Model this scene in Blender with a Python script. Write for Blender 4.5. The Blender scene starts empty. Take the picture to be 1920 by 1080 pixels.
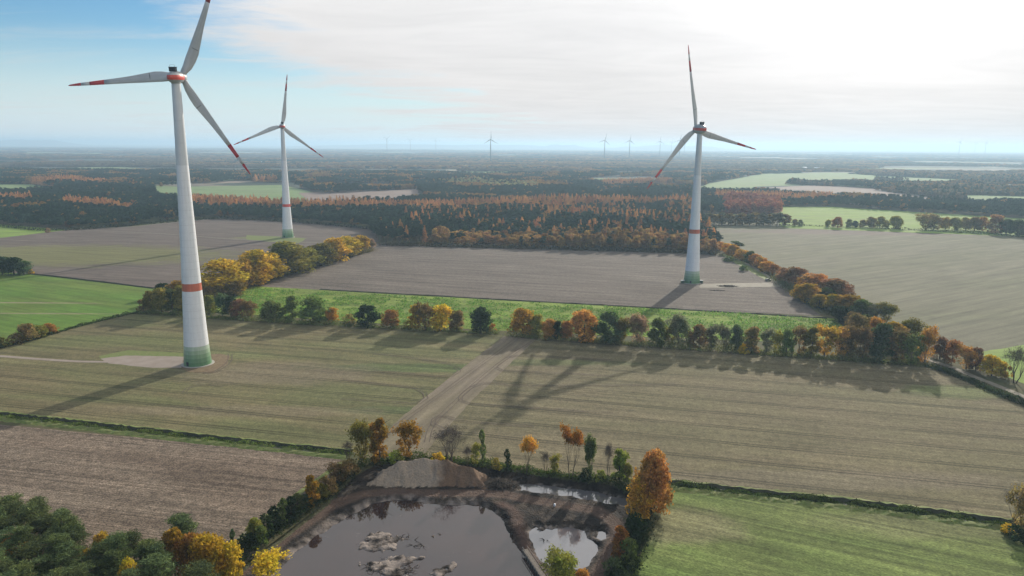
import bpy, math, random
import numpy as np
from mathutils import Matrix, Vector, geometry, noise as mnoise

# ------------------------------------------------------------------ camera, world, sun, exposure
scene = bpy.context.scene
COL = scene.collection
FPX, CAM_H = 1380.0, 116.0
PITCH, ROLL = math.atan(268 / FPX), math.radians(0.36)
cP, sP, cR, sR = math.cos(PITCH), math.sin(PITCH), math.cos(ROLL), math.sin(ROLL)
cam_data = bpy.data.cameras.new('camera')
cam = bpy.data.objects.new('camera', cam_data); COL.objects.link(cam)
right, up, fwd = Vector((cR, sR * sP, sR * cP)), Vector((-sR, cR * sP, cR * cP)), Vector((0, cP, -sP))
m = Matrix((right, up, -fwd)).transposed().to_4x4(); m.translation = (0, 0, CAM_H)
cam.matrix_world = m
cam_data.sensor_width = 36; cam_data.lens = FPX / 1920 * 36
cam_data.clip_start = 1; cam_data.clip_end = 150000
scene.camera = cam

SUN_AZ, SUN_EL = math.radians(26), math.radians(20.3)
sun_dir = Vector((math.sin(SUN_AZ) * math.cos(SUN_EL), math.cos(SUN_AZ) * math.cos(SUN_EL), math.sin(SUN_EL)))
sd = bpy.data.lights.new('sun', 'SUN'); sd.energy = 5.0; sd.angle = math.radians(0.53); sd.color = (1.0, 0.91, 0.78)
sun = bpy.data.objects.new('sun', sd); COL.objects.link(sun)
sun.rotation_euler = (-sun_dir).to_track_quat('-Z', 'Y').to_euler()
scene.view_settings.view_transform = 'Standard'; scene.view_settings.look = 'None'
scene.view_settings.gamma = 1; scene.view_settings.use_curve_mapping = False
scene.view_settings.exposure = 0.0
scene.render.engine = 'CYCLES'
scene.cycles.use_denoising = True
scene.cycles.max_bounces = 5; scene.cycles.diffuse_bounces = 2; scene.cycles.glossy_bounces = 2
scene.cycles.transmission_bounces = 3; scene.cycles.volume_bounces = 1; scene.cycles.transparent_max_bounces = 6
scene.cycles.sample_clamp_indirect = 4


class NT:
    """small node-tree writer"""
    def __init__(s, tree):
        s.t = tree; s.n = tree.nodes; s.l = tree.links
    def new(s, typ, **kw):
        nd = s.n.new(typ)
        for k, v in kw.items(): setattr(nd, k, v)
        return nd
    def put(s, sock, v):
        if isinstance(v, bpy.types.NodeSocket): s.l.new(v, sock)
        elif v is not None:
            if sock.type == 'RGBA' and len(v) == 3: v = (*v, 1)
            sock.default_value = v
    def math(s, op, a, b=None, c=None, clamp=False):
        nd = s.new('ShaderNodeMath', operation=op, use_clamp=clamp)
        for i, v in enumerate((a, b, c)): s.put(nd.inputs[i], v)
        return nd.outputs[0]
    def vmath(s, op, a, b=None, scale=None):
        nd = s.new('ShaderNodeVectorMath', operation=op)
        s.put(nd.inputs[0], a); s.put(nd.inputs[1], b)
        if scale is not None: s.put(nd.inputs['Scale'], scale)
        return nd.outputs['Value'] if op in ('DOT_PRODUCT', 'LENGTH', 'DISTANCE') else nd.outputs[0]
    def mapr(s, v, a, b, c=0.0, d=1.0, smooth=False):
        nd = s.new('ShaderNodeMapRange', interpolation_type='SMOOTHSTEP' if smooth else 'LINEAR')
        for i, q in enumerate((v, a, b, c, d)): s.put(nd.inputs[i], q)
        return nd.outputs[0]
    def mix(s, f, a, b, blend='MIX'):
        nd = s.new('ShaderNodeMix', data_type='RGBA', blend_type=blend)
        s.put(nd.inputs[0], f); s.put(nd.inputs[6], a); s.put(nd.inputs[7], b)
        return nd.outputs[2]
    def noise(s, vec, scale, detail=3, rough=0.55, dist=0.0):
        nd = s.new('ShaderNodeTexNoise'); s.put(nd.inputs['Vector'], vec)
        nd.inputs['Scale'].default_value = scale; nd.inputs['Detail'].default_value = detail
        nd.inputs['Roughness'].default_value = rough; nd.inputs['Distortion'].default_value = dist
        return nd.outputs[0]
    def mapping(s, vec, rot=0.0, scale=(1, 1, 1), loc=(0, 0, 0)):
        nd = s.new('ShaderNodeMapping'); s.put(nd.inputs['Vector'], vec)
        nd.inputs['Location'].default_value = loc
        nd.inputs['Rotation'].default_value = (0, 0, rot); nd.inputs['Scale'].default_value = scale
        return nd.outputs[0]
    def grey(s, v):
        nd = s.new('ShaderNodeCombineColor')
        for i in range(3): s.put(nd.inputs[i], v)
        return nd.outputs[0]


world = bpy.data.worlds.new('World'); scene.world = world; world.use_nodes = True
w = NT(world.node_tree); w.n.clear()
sky = w.new('ShaderNodeTexSky', sky_type='NISHITA', sun_disc=False, sun_elevation=SUN_EL, sun_rotation=SUN_AZ)
sky.altitude = 100; sky.air_density = 1.0; sky.dust_density = 0.0; sky.ozone_density = 3.0
tc = w.new('ShaderNodeTexCoord')
sep = w.new('ShaderNodeSeparateXYZ'); w.l.new(tc.outputs['Generated'], sep.inputs[0])
zc = w.math('MAXIMUM', sep.outputs[2], 0.0)
den = w.math('ADD', zc, 0.07)
px_ = w.math('DIVIDE', sep.outputs[0], den); py_ = w.math('DIVIDE', sep.outputs[1], den)
cmb = w.new('ShaderNodeCombineXYZ'); w.l.new(px_, cmb.inputs[0]); w.l.new(py_, cmb.inputs[1])
# thin high cloud seen in perspective: streaks that run across the view
n1 = w.noise(w.mapping(cmb.outputs[0], 0.25, (0.30, 0.62, 1), (3.1, 1.7, 0)), 1.0, 7, 0.58, 0.6)
n2 = w.noise(w.mapping(cmb.outputs[0], -0.15, (0.9, 1.5, 1), (0.4, 5.2, 0)), 1.0, 6, 0.62, 0.8)
az = w.math('ARCTAN2', sep.outputs[0], sep.outputs[1])
# the cloud sheet begins right of the left third of the view, its edge leaning with height
edge = w.math('ADD', az, w.math('MULTIPLY', w.math('MINIMUM', zc, 0.25), 2.2))
edge = w.math('ADD', edge, w.math('MULTIPLY', w.math('SUBTRACT', n1, 0.5), 0.55))
edge = w.math('ADD', edge, w.math('MULTIPLY', w.math('SUBTRACT', n2, 0.5), 0.40))
cover = w.mapr(edge, -0.17, 0.06, 0.0, 1.0, True)
wisps = w.mapr(w.math('ADD', w.math('MULTIPLY', n2, 0.6), w.math('MULTIPLY', n1, 0.5)), 0.52, 0.78, 0.0, 0.42, True)
cl = w.math('MAXIMUM', w.math('MULTIPLY', cover, 0.93), wisps)
# forward scattering makes the cloud sheet brightest around the sun
sunv = w.vmath('DOT_PRODUCT', tc.outputs['Generated'], tuple(sun_dir))
glow = w.math('POWER', w.math('MAXIMUM', sunv, 0.0), 5.0)
lum = w.math('ADD', w.math('MULTIPLY', glow, 0.12), w.math('ADD', 0.73, w.math('MULTIPLY', w.math('MINIMUM', zc, 0.3), 1.0)))
thick = w.mapr(w.math('ADD', w.math('MULTIPLY', n2, 0.6), w.math('MULTIPLY', n1, 0.4)), 0.36, 0.62, 1.04, 0.92)
lum = w.math('MULTIPLY', lum, thick)
lum = w.math('ADD', lum, w.math('MULTIPLY', w.math('POWER', w.math('MAXIMUM', sunv, 0.0), 60.0), 1.5))
warm = w.mix(w.mapr(zc, 0.0, 0.28, 0.0, 1.0, True), (1.0, 0.935, 0.91), (1.0, 0.975, 0.94))
cloudc = w.mix(1.0, w.grey(lum), warm, 'MULTIPLY')
bg = w.new('ShaderNodeBackground'); bg.inputs[1].default_value = 0.095
bg2 = w.new('ShaderNodeBackground'); w.l.new(cloudc, bg2.inputs[0]); bg2.inputs[1].default_value = 1.0
veil = w.mapr(zc, 0.0, 0.14, 0.90, 0.0, True)
hs = w.new('ShaderNodeHueSaturation'); hs.inputs['Saturation'].default_value = 1.25; hs.inputs['Value'].default_value = 1.15; w.l.new(sky.outputs[0], hs.inputs['Color'])
# pale air low over the land
skyc = w.mix(veil, hs.outputs[0], (7.2, 8.4, 9.2))
w.l.new(skyc, bg.inputs[0])
ms = w.new('ShaderNodeMixShader'); w.l.new(cl, ms.inputs[0]); w.l.new(bg.outputs[0], ms.inputs[1]); w.l.new(bg2.outputs[0], ms.inputs[2])
wo = w.new('ShaderNodeOutputWorld'); w.l.new(ms.outputs[0], wo.inputs[0])


# ------------------------------------------------------------------ helpers
def G(x, y, z=0.0):
    """point of the ground plane seen at pixel x, y of the 1920 x 1080 photograph"""
    u, v = (x - 960) / FPX, (540 - y) / FPX
    u, v = u * cR - v * sR, u * sR + v * cR
    dy, dz = cP + v * sP, -sP + v * cP
    t = (z - CAM_H) / dz
    return (u * t, dy * t)


def proj(X, Y, Z):
    Z = Z - CAM_H
    dep = Y * cP - Z * sP
    v = (Y * sP + Z * cP) / dep; u = X / dep
    return 960 + (u * cR + v * sR) * FPX, 540 - (-u * sR + v * cR) * FPX


def depth_at(x, y):
    X, Y = G(x, y)
    return Y * cP + CAM_H * sP


def mesh_np(name, verts, faces, mat=None, smooth=False, cols=None, mats=None, midx=None):
    verts = np.asarray(verts, dtype=np.float32).reshape(-1, 3)
    me = bpy.data.meshes.new(name)
    if isinstance(faces, np.ndarray):
        nf, k = faces.shape
        me.vertices.add(len(verts)); me.vertices.foreach_set('co', verts.ravel())
        me.loops.add(nf * k); me.loops.foreach_set('vertex_index', faces.astype(np.int32).ravel())
        me.polygons.add(nf); me.polygons.foreach_set('loop_start', np.arange(0, nf * k, k, dtype=np.int32))
        me.update(calc_edges=True)
    else:
        me.from_pydata(verts.tolist(), [], faces); me.update()
    if mat: me.materials.append(mat)
    if smooth: me.polygons.foreach_set('use_smooth', np.ones(len(me.polygons), dtype=bool))
    if cols is not None:
        a = me.color_attributes.new('tint', 'FLOAT_COLOR', 'POINT')
        a.data.foreach_set('color', np.c_[cols, np.ones(len(cols))].astype(np.float32).ravel())
    return me


def add(name, me, parent=None, loc=None, rz=None, scale=None, label=None, cat=None, group=None, kind=None, color=None):
    o = bpy.data.objects.new(name, me); COL.objects.link(o)
    if parent: o.parent = parent
    if loc is not None: o.location = loc
    if rz is not None: o.rotation_euler = (0, 0, rz)
    if scale is not None: o.scale = scale
    if label: o['label'] = label
    if cat: o['category'] = cat
    if group: o['group'] = group
    if kind: o['kind'] = kind
    if color is not None: o.color = (*color, 1)
    return o


def pm(name, color, rough=0.8, spec=0.3, metal=0.0):
    mt = bpy.data.materials.new(name); mt.use_nodes = True
    b = mt.node_tree.nodes['Principled BSDF']
    b.inputs['Base Color'].default_value = (*color, 1); b.inputs['Roughness'].default_value = rough
    b.inputs['Specular IOR Level'].default_value = spec; b.inputs['Metallic'].default_value = metal
    return mt


def varied(name, c1, c2, scale=1.0, rough=0.85, spec=0.2, detail=5, attr=None, bump=0.0, coord='obj', stretch=(1, 1, 1)):
    mt = pm(name, c1, rough, spec); t = NT(mt.node_tree); b = t.n['Principled BSDF']
    if coord == 'obj': vec = t.new('ShaderNodeTexCoord').outputs['Object']
    else: vec = t.new('ShaderNodeNewGeometry').outputs['Position']
    f = t.noise(t.mapping(vec, 0, stretch), scale, detail, 0.6)
    f = t.mapr(f, 0.3, 0.7)
    c = t.mix(f, c1, c2)
    if attr:
        an = t.new('ShaderNodeAttribute', attribute_name=attr)
        c = t.mix(1.0, an.outputs['Color'], c, 'MULTIPLY')
    t.l.new(c, b.inputs['Base Color'])
    if bump:
        bn = t.new('ShaderNodeBump'); bn.inputs['Strength'].default_value = 1.0; bn.inputs['Distance'].default_value = bump
        t.l.new(f, bn.inputs['Height']); t.l.new(bn.outputs[0], b.inputs['Normal'])
    return mt


def row_angle(p1, p2):
    a, b = G(*p1), G(*p2)
    return math.atan2(b[1] - a[1], b[0] - a[0])


def field_mat(name, c1, c2, rows, row_amt=0.25, row_sc=0.8, speck=0.25, tram=0, tram_dark=0.72, patches=(),
              speck_sc=1.6, big=0.010, bump=0.12, dark_specks=0.0, streak=0.22, side=None):
    """soil or crop: drift along the rows, row lines, specks, wheel lines every tram metres"""
    ang = row_angle(*rows) if not isinstance(rows, (int, float)) else rows
    mt = pm(name, c1, 0.95, 0.12); t = NT(mt.node_tree); b = t.n['Principled BSDF']
    pos = t.new('ShaderNodeNewGeometry').outputs['Position']
    al = t.mapping(pos, -ang)       # x along the rows, y across
    se = t.new('ShaderNodeSeparateXYZ'); t.l.new(al, se.inputs[0])
    drift = t.noise(t.mapping(al, 0, (big, big * 3.2, 1)), 1.0, 5, 0.6, 0.4)
    c = t.mix(t.mapr(drift, 0.34, 0.66, smooth=True), c1, c2)
    blot = t.noise(t.mapping(al, 0, (.03, .05, 1)), 1.0, 6, .7, .8)
    c = t.mix(1.0, c, t.grey(t.mapr(blot, .3, .7, .84, 1.16)), 'MULTIPLY')
    for (px, py, rx, ry, pa, pc, st) in patches:
        X, Y = G(px, py)
        q = t.mapping(t.vmath('SUBTRACT', pos, (X, Y, 0)), 0)
        q = t.mapping(q, -pa, (1 / rx, 1 / ry, 0))
        d = t.vmath('LENGTH', q)
        d = t.math('ADD', d, t.math('MULTIPLY', t.math('SUBTRACT', t.noise(al, 0.06, 5, 0.65), 0.5), 1.1))
        c = t.mix(t.mapr(d, 1.1, 0.55, 0.0, st, True), c, pc)
    streaks = t.noise(t.mapping(al, 0, (0.010, 0.16, 1)), 1.0, 4, 0.6)
    f = t.mapr(streaks, 0.3, 0.7, 1 - streak, 1 + streak)
    rown = t.noise(t.mapping(al, 0, (0.012, row_sc, 1)), 1.0, 2, 0.6)
    f = t.math('MULTIPLY', f, t.mapr(rown, 0.3, 0.7, 1 - row_amt, 1 + row_amt))
    sp = t.noise(t.mapping(al, 0, (0.7, 1.2, 1)), speck_sc, 3, 0.7)
    f = t.math('MULTIPLY', f, t.mapr(sp, 0.3, 0.7, 1 - speck, 1 + speck))
    clod = t.noise(al, 0.35, 3, 0.6)
    f = t.math('MULTIPLY', f, t.mapr(clod, 0.3, 0.7, 1 - speck * .45, 1 + speck * .45))
    if dark_specks:
        ds = t.noise(al, 0.35, 6, 0.85)
        f = t.math('MULTIPLY', f, t.mapr(ds, 0.50, 0.58, 1.0, 1 - dark_specks))
    if tram:
        wob = t.math('MULTIPLY', t.math('SUBTRACT', t.noise(al, 0.02, 2), 0.5), 2.0)
        acr = t.math('ADD', se.outputs[1], wob)
        mo = t.math('PINGPONG', acr, tram / 2)
        dd = t.math('ABSOLUTE', t.math('SUBTRACT', mo, 1.0))
        brk = t.mapr(t.noise(t.mapping(al, 0, (0.02, 0.05, 1)), 1.0, 3), 0.30, 0.55, 0.55, 1.0)
        ln = t.math('MULTIPLY', t.mapr(dd, 0.40, 0.85, 1.0, 0.0), brk)
        f = t.math('MULTIPLY', f, t.math('SUBTRACT', 1.0, t.math('MULTIPLY', ln, 1 - tram_dark)))
    c = t.mix(1.0, c, t.grey(f), 'MULTIPLY')
    t.l.new(c, b.inputs['Base Color'])
    if bump:
        bn = t.new('ShaderNodeBump'); bn.inputs['Strength'].default_value = 0.8; bn.inputs['Distance'].default_value = bump
        t.l.new(t.math('ADD', sp, t.math('MULTIPLY', rown, 1.2)), bn.inputs['Height']); t.l.new(bn.outputs[0], b.inputs['Normal'])
    return mt


def wobble(pts, amp, step, seed):
    r = random.Random(seed); out = []
    n = len(pts)
    for i in range(n):
        a, b = pts[i], pts[(i + 1) % n]
        L = math.hypot(b[0] - a[0], b[1] - a[1]); k = max(1, min(60, int(L / step)))
        for j in range(k):
            s = j / k; x, y = a[0] + (b[0] - a[0]) * s, a[1] + (b[1] - a[1]) * s
            if j: x += r.uniform(-amp, amp); y += r.uniform(-amp, amp)
            out.append((x, y))
    return out


def sheet(name, pix, z, mat, amp=0.5, step=7, label=None):
    pts = wobble([G(*p) for p in pix], amp, step, len(name) + int(pix[0][0]))
    v = [(x, y, z) for x, y in pts]
    tris = geometry.tessellate_polygon([[Vector(p) for p in v]])
    me = bpy.data.meshes.new(name); me.from_pydata(v, [], [tuple(t) for t in tris]); me.update()
    # all faces up
    if me.polygons and sum(p.normal.z for p in me.polygons) < 0: me.flip_normals()
    me.materials.append(mat)
    return add(name, me, kind='structure', label=label)


def spline(pts, step):
    """Catmull-Rom through the points"""
    P_ = [np.array(p, float) for p in pts]; P_ = [2 * P_[0] - P_[1]] + P_ + [2 * P_[-1] - P_[-2]]
    out = []
    for i in range(1, len(P_) - 2):
        n = max(1, int(np.linalg.norm(P_[i + 1] - P_[i]) / step))
        for j in range(n):
            s = j / n
            out.append(0.5 * (2 * P_[i] + (P_[i + 1] - P_[i - 1]) * s + (2 * P_[i - 1] - 5 * P_[i] + 4 * P_[i + 1] - P_[i + 2]) * s * s
                              + (-P_[i - 1] + 3 * P_[i] - 3 * P_[i + 1] + P_[i + 2]) * s ** 3))
    out.append(P_[-2]); return out


def ribbon(name, pix, width, z, mat, offs=(0,), amp=0.1, step=4, kind='structure', label=None):
    c = spline([G(*p) for p in pix], step); V, Fc = [], []
    r = random.Random(int(pix[0][0] * 7 + pix[0][1]))
    for off in offs:
        b0 = len(V)
        for i, p in enumerate(c):
            d = c[min(i + 1, len(c) - 1)] - c[max(i - 1, 0)]; d = d / (np.linalg.norm(d) + 1e-9); n = np.array([-d[1], d[0]])
            for s in (-.5, .5):
                q = p + n * (off + s * width + r.uniform(-amp, amp)); V.append((q[0], q[1], z))
            if i: k = b0 + 2 * i; Fc.append((k - 2, k, k + 1, k - 1))
    return add(name, mesh_np(name, V, Fc, mat), kind=kind, label=label)


def profile_strip(name, pix, prof, mat_ids, mats, step=3.0, amp=0.15, kind='structure', label=None, seed=1):
    """a profile [(across, height), ...] carried along a line: banks and ditches"""
    c = spline([G(*p) for p in pix], step); V, Fc, mi = [], [], []
    r = random.Random(seed); k = len(prof)
    for i, p in enumerate(c):
        d = c[min(i + 1, len(c) - 1)] - c[max(i - 1, 0)]; d = d / (np.linalg.norm(d) + 1e-9); n = np.array([-d[1], d[0]])
        for j, (a, h) in enumerate(prof):
            e = 0 if j in (0, k - 1) else 1
            q = p + n * (a + r.uniform(-amp, amp)); V.append((q[0], q[1], h + e * r.uniform(-amp, amp) * .6))
        if i:
            for j in range(k - 1):
                a0 = (i - 1) * k + j; Fc.append((a0, a0 + k, a0 + k + 1, a0 + 1)); mi.append(mat_ids[j])
    me = mesh_np(name, V, Fc)
    for q in mats: me.materials.append(q)
    me.polygons.foreach_set('material_index', mi)
    me.update()
    if sum(p.normal.z for p in me.polygons) < 0: me.flip_normals()
    return add(name, me, kind=kind, label=label)


# polygon maths on numpy arrays
def inside(poly, X, Y):
    r = np.zeros(X.shape, bool); n = len(poly)
    for i in range(n):
        x1, y1 = poly[i]; x2, y2 = poly[(i + 1) % n]
        if y1 == y2: continue
        r ^= ((y1 > Y) != (y2 > Y)) & (X < (x2 - x1) * (Y - y1) / (y2 - y1) + x1)
    return r


def segdist(pts, X, Y, closed=True):
    best = np.full(X.shape, 1e9); n = len(pts)
    for i in range(n if closed else n - 1):
        x1, y1 = pts[i]; x2, y2 = pts[(i + 1) % n]; dx, dy = x2 - x1, y2 - y1
        t = np.clip(((X - x1) * dx + (Y - y1) * dy) / (dx * dx + dy * dy + 1e-9), 0, 1)
        best = np.minimum(best, np.hypot(X - x1 - t * dx, Y - y1 - t * dy))
    return best


def sdf(poly, X, Y):
    d = segdist(poly, X, Y); return np.where(inside(poly, X, Y), -d, d)


def vnoise(X, Y, sc, seed=0, octs=4):
    """value noise on arrays"""
    out = np.zeros(X.shape); amp, tot = 1.0, 0
    for o in range(octs):
        x, y = X / sc, Y / sc; xi, yi = np.floor(x).astype(np.int64), np.floor(y).astype(np.int64)
        fx, fy = x - xi, y - yi; fx = fx * fx * (3 - 2 * fx); fy = fy * fy * (3 - 2 * fy)
        def h(a, b):
            q = (a * 374761393 + b * 668265263 + (seed + o) * 1442695041) & 0xffffffff
            q = ((q ^ (q >> 13)) * 1274126177) & 0xffffffff
            return ((q ^ (q >> 16)) & 0xffff) / 65535.0
        v = (h(xi, yi) * (1 - fx) + h(xi + 1, yi) * fx) * (1 - fy) + (h(xi, yi + 1) * (1 - fx) + h(xi + 1, yi + 1) * fx) * fy
        out += v * amp; tot += amp; amp *= .5; sc /= 2
    return out / tot


def tube(path, radii, sides=6, cap=True):
    V, Fc = [], []
    P_ = [Vector(p) for p in path]
    for i, p in enumerate(P_):
        d = (P_[min(i + 1, len(P_) - 1)] - P_[max(i - 1, 0)]).normalized()
        a = d.orthogonal().normalized() if abs(d.z) < .95 else Vector((1, 0, 0)).cross(d).normalized() * -1
        b = d.cross(a)
        for k in range(sides):
            t = 2 * math.pi * k / sides; q = p + (a * math.cos(t) + b * math.sin(t)) * radii[i]; V.append(tuple(q))
        if i:
            for k in range(sides):
                o = (i - 1) * sides; Fc.append((o + k, o + (k + 1) % sides, o + sides + (k + 1) % sides, o + sides + k))
    if cap:
        Fc.append(tuple(range(sides))[::-1]); Fc.append(tuple(range(len(V) - sides, len(V))))
    return V, Fc


def merge(parts):
    V, Fc = [], []
    for v, f in parts:
        o = len(V); V += list(v); Fc += [tuple(i + o for i in q) for q in f]
    return V, Fc


def box(x0, x1, y0, y1, z0, z1):
    V = [(x0, y0, z0), (x1, y0, z0), (x1, y1, z0), (x0, y1, z0), (x0, y0, z1), (x1, y0, z1), (x1, y1, z1), (x0, y1, z1)]
    return V, [(0, 3, 2, 1), (4, 5, 6, 7), (0, 1, 5, 4), (1, 2, 6, 5), (2, 3, 7, 6), (3, 0, 4, 7)]


# ------------------------------------------------------------------ ground
Q_RIM = [G(*p) for p in [(452, 1062), (505, 1022), (560, 980), (612, 940), (655, 896), (700, 869), (800, 862), (900, 872), (960, 882),
                         (1050, 893), (1140, 905), (1190, 922), (1203, 950), (1197, 1000), (1172, 1060), (1150, 1120), (1130, 1300)]]
Q_RIM += [G(300, 1300), G(385, 1120)]

gm = pm('ground_material', (.16, .14, .1), 0.95, 0.1); t = NT(gm.node_tree); b = t.n['Principled BSDF']
pos = t.new('ShaderNodeNewGeometry').outputs['Position']
fl = t.mapping(pos, 0.2, (1, 1, 0))
vor = t.new('ShaderNodeTexVoronoi', feature='F1'); t.l.new(t.mapping(t.vmath('ADD', fl, t.vmath('SCALE', t.new('ShaderNodeTexNoise').outputs[1], scale=0.0)), 0, (1 / 420, 1 / 230, 1)), vor.inputs['Vector'])
vor.inputs['Scale'].default_value = 1
sc_ = t.new('ShaderNodeSeparateColor'); t.l.new(vor.outputs['Color'], sc_.inputs[0])
ramp = t.new('ShaderNodeValToRGB'); t.l.new(sc_.outputs[0], ramp.inputs[0]); ramp.color_ramp.interpolation = 'CONSTANT'
els = ramp.color_ramp.elements
els[0].position = 0; els[0].color = (.22, .28, .11, 1); els[1].position = .3; els[1].color = (.28, .22, .17, 1)
for p_, c_ in ((.5, (.24, .32, .13, 1)), (.68, (.30, .27, .19, 1)), (.84, (.20, .16, .12, 1))):
    e = els.new(p_); e.color = c_
woodn = t.noise(t.mapping(pos, 0.1, (1 / 1900, 1 / 1100, 0)), 1.0, 7, 0.62, 0.6)
wood = t.mapr(woodn, 0.44, 0.47)
wcol = t.mix(t.mapr(t.noise(t.mapping(pos, 0, (1 / 500, 1 / 300, 0)), 1.0, 6, 0.7), .4, .65), (.035, .05, .035), (.12, .085, .055))
c = t.mix(wood, ramp.outputs[0], wcol)
near = t.mapr(t.vmath('LENGTH', pos), 900, 2300)
nearc = t.mix(t.mapr(t.noise(t.mapping(pos, 0, (1, 1, 0)), 0.12, 6, 0.65), .35, .65), (.075, .085, .035), (.11, .095, .05))
c = t.mix(near, nearc, c)
t.l.new(c, b.inputs['Base Color'])

R_ = 70000
hole = wobble(Q_RIM, 0.0, 1e9, 1)
inner = [(-900, -300), (900, -300), (900, 1500), (-900, 1500)]
outer = [(-R_, -R_ * .3), (R_, -R_ * .3), (R_, R_), (-R_, R_)]
v = [Vector((x, y, 0)) for x, y in inner + hole]
tr = geometry.tessellate_polygon([v[:4], v[4:]])
V = [tuple(q) for q in v] + [(x, y, 0) for x, y in outer]; n0 = len(v)
Fc = [tuple(q) for q in tr] + [(n0 + i, n0 + (i + 1) % 4, (i + 1) % 4, i) for i in range(4)]
me = bpy.data.meshes.new('ground'); me.from_pydata(V, [], Fc); me.update(); me.materials.append(gm)
import bmesh
bm = bmesh.new(); bm.from_mesh(me)
for f in bm.faces:
    f.normal_update()
    if f.normal.z < 0: f.normal_flip()
bm.to_mesh(me); bm.free()
add('ground', me, kind='structure', label='flat farmland that runs to the hazy horizon')

OLIVE1, OLIVE2 = (.170, .143, .074), (.128, .130, .056)
ROWC = ((1351, 761), (1920, 809))
ROWA = ((0, 672), (400, 706))
m_left = field_mat('winter_crop_left', OLIVE1, OLIVE2, ROWA, .16, .55, .42, tram=17, tram_dark=.6, streak=.18, patches=(
    (800, 690, 75, 9, row_angle((930, 630), (720, 800)), (.085, .12, .04), .8),
    (760, 770, 40, 6, row_angle((930, 630), (720, 800)), (.09, .12, .045), .7),
    (520, 700, 60, 22, 0.1, (.19, .155, .105), .6), (430, 665, 30, 8, .2, (.15, .16, .07), .6),
    (180, 640, 60, 16, -.1, (.15, .165, .065), .6), (450, 770, 70, 8, -.15, (.19, .155, .10), .5)))
m_right = field_mat('winter_crop_right', (0.163, 0.137, 0.08), (0.146, 0.131, 0.07), ROWC, .20, .9, .48, tram=17, tram_dark=.58, streak=.16, patches=(
    (970, 680, 70, 7, row_angle((1000, 640), (860, 760)), (.11, .125, .05), .75),
    (1790, 735, 30, 12, -.7, (.14, .17, .06), .7), (1500, 900, 90, 10, -.15, (.18, .15, .105), .5),
    (1850, 860, 60, 14, -.15, (.15, .135, .07), .5)))
m_strip = field_mat('bare_strip_soil', (.195, .160, .118), (.17, .145, .092), ((960, 640), (760, 800)), .10, .5, .18)
m_plough = field_mat('ploughed_soil', (0.15, 0.113, 0.082), (0.185, 0.146, 0.108), ((0, 883), (416, 930)), .30, 1.1, 0.80, bump=.25, speck_sc=1.9)
m_mid = field_mat('ploughed_soil_mid', (0.128, 0.106, 0.088), (0.152, 0.128, 0.106), ((640, 515), (1280, 552)), 0.20, .35, .50, tram=12, tram_dark=.8, bump=.25)
m_up = field_mat('ploughed_soil_far', (0.122, 0.098, 0.082), (0.145, 0.118, 0.098), ((170, 432), (520, 447)), .16, .25, .22, patches=(
    (110, 478, 210, 85, .15, (.155, .15, .066), 1.0), (480, 446, 40, 12, .1, (.18, .19, .08), .7)))
m_meadow = field_mat('meadow_grass', (0.1, 0.185, 0.028), (0.115, 0.165, 0.032), ((0, 555), (180, 580)), .10, .3, .20, patches=(
    (60, 568, 60, 2.5, row_angle((0, 555), (180, 580)), (.28, .23, .15), .7), (80, 588, 60, 2.5, row_angle((0, 575), (110, 590)), (.27, .22, .14), .6)))
m_green = field_mat('young_green_crop', (.115, .165, .042), (.138, .168, .052), ((1351, 1000), (1640, 1062)), .30, .45, .50, bump=.12, tram=15, tram_dark=.8, patches=(
    (1255, 985, 30, 13, 1.2, (.22, .20, .11), .7), (1760, 985, 45, 10, -.2, (.20, .18, .10), .35)))
m_mustard = field_mat('catch_crop', (0.21, 0.29, 0.045), (0.17, 0.23, 0.045), ((640, 548), (1280, 588)), .15, .4, .40, dark_specks=.6, bump=.3)
m_east = field_mat('wide_field', (0.131, 0.131, 0.078), (0.146, 0.139, 0.092), ((1580, 533), (1860, 492)), .10, .12, .14, big=.004, streak=.24, patches=(
    (1700, 436, 300, 40, .1, (.16, .125, .105), .85), (1750, 560, 140, 60, .4, (.16, .15, .10), .5)))
m_bright = field_mat('bright_meadow', (.19, .29, .05), (.20, .27, .07), 0.1, .05, .1, .1)
m_pale = field_mat('pale_meadow', (.17, .25, .09), (.19, .24, .11), 0.1, .05, .1, .1)
m_farbrown = field_mat('far_ploughed', (.26, .19, .16), (.23, .18, .15), 0.1, .05, .1, .1)
m_sand = varied('sandy_gravel', (.33, .28, .235), (.26, .21, .17), .15, coord='pos')
m_verge = varied('verge_grass', (.11, .17, .035), (.20, .20, .075), .6, coord='pos', bump=.15)
m_ditch = varied('ditch_mud', (.03, .035, .018), (.05, .05, .03), .8, coord='pos')
m_soil = varied('dug_soil', (.15, .10, .06), (.21, .16, .09), .4, coord='pos', bump=.2)
m_track = varied('wheel_track_soil', (.10, .075, .055), (.12, .09, .07), .5, coord='pos')
m_path = varied('farm_track', (.24, .21, .165), (.17, .155, .11), .3, coord='pos')

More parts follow.
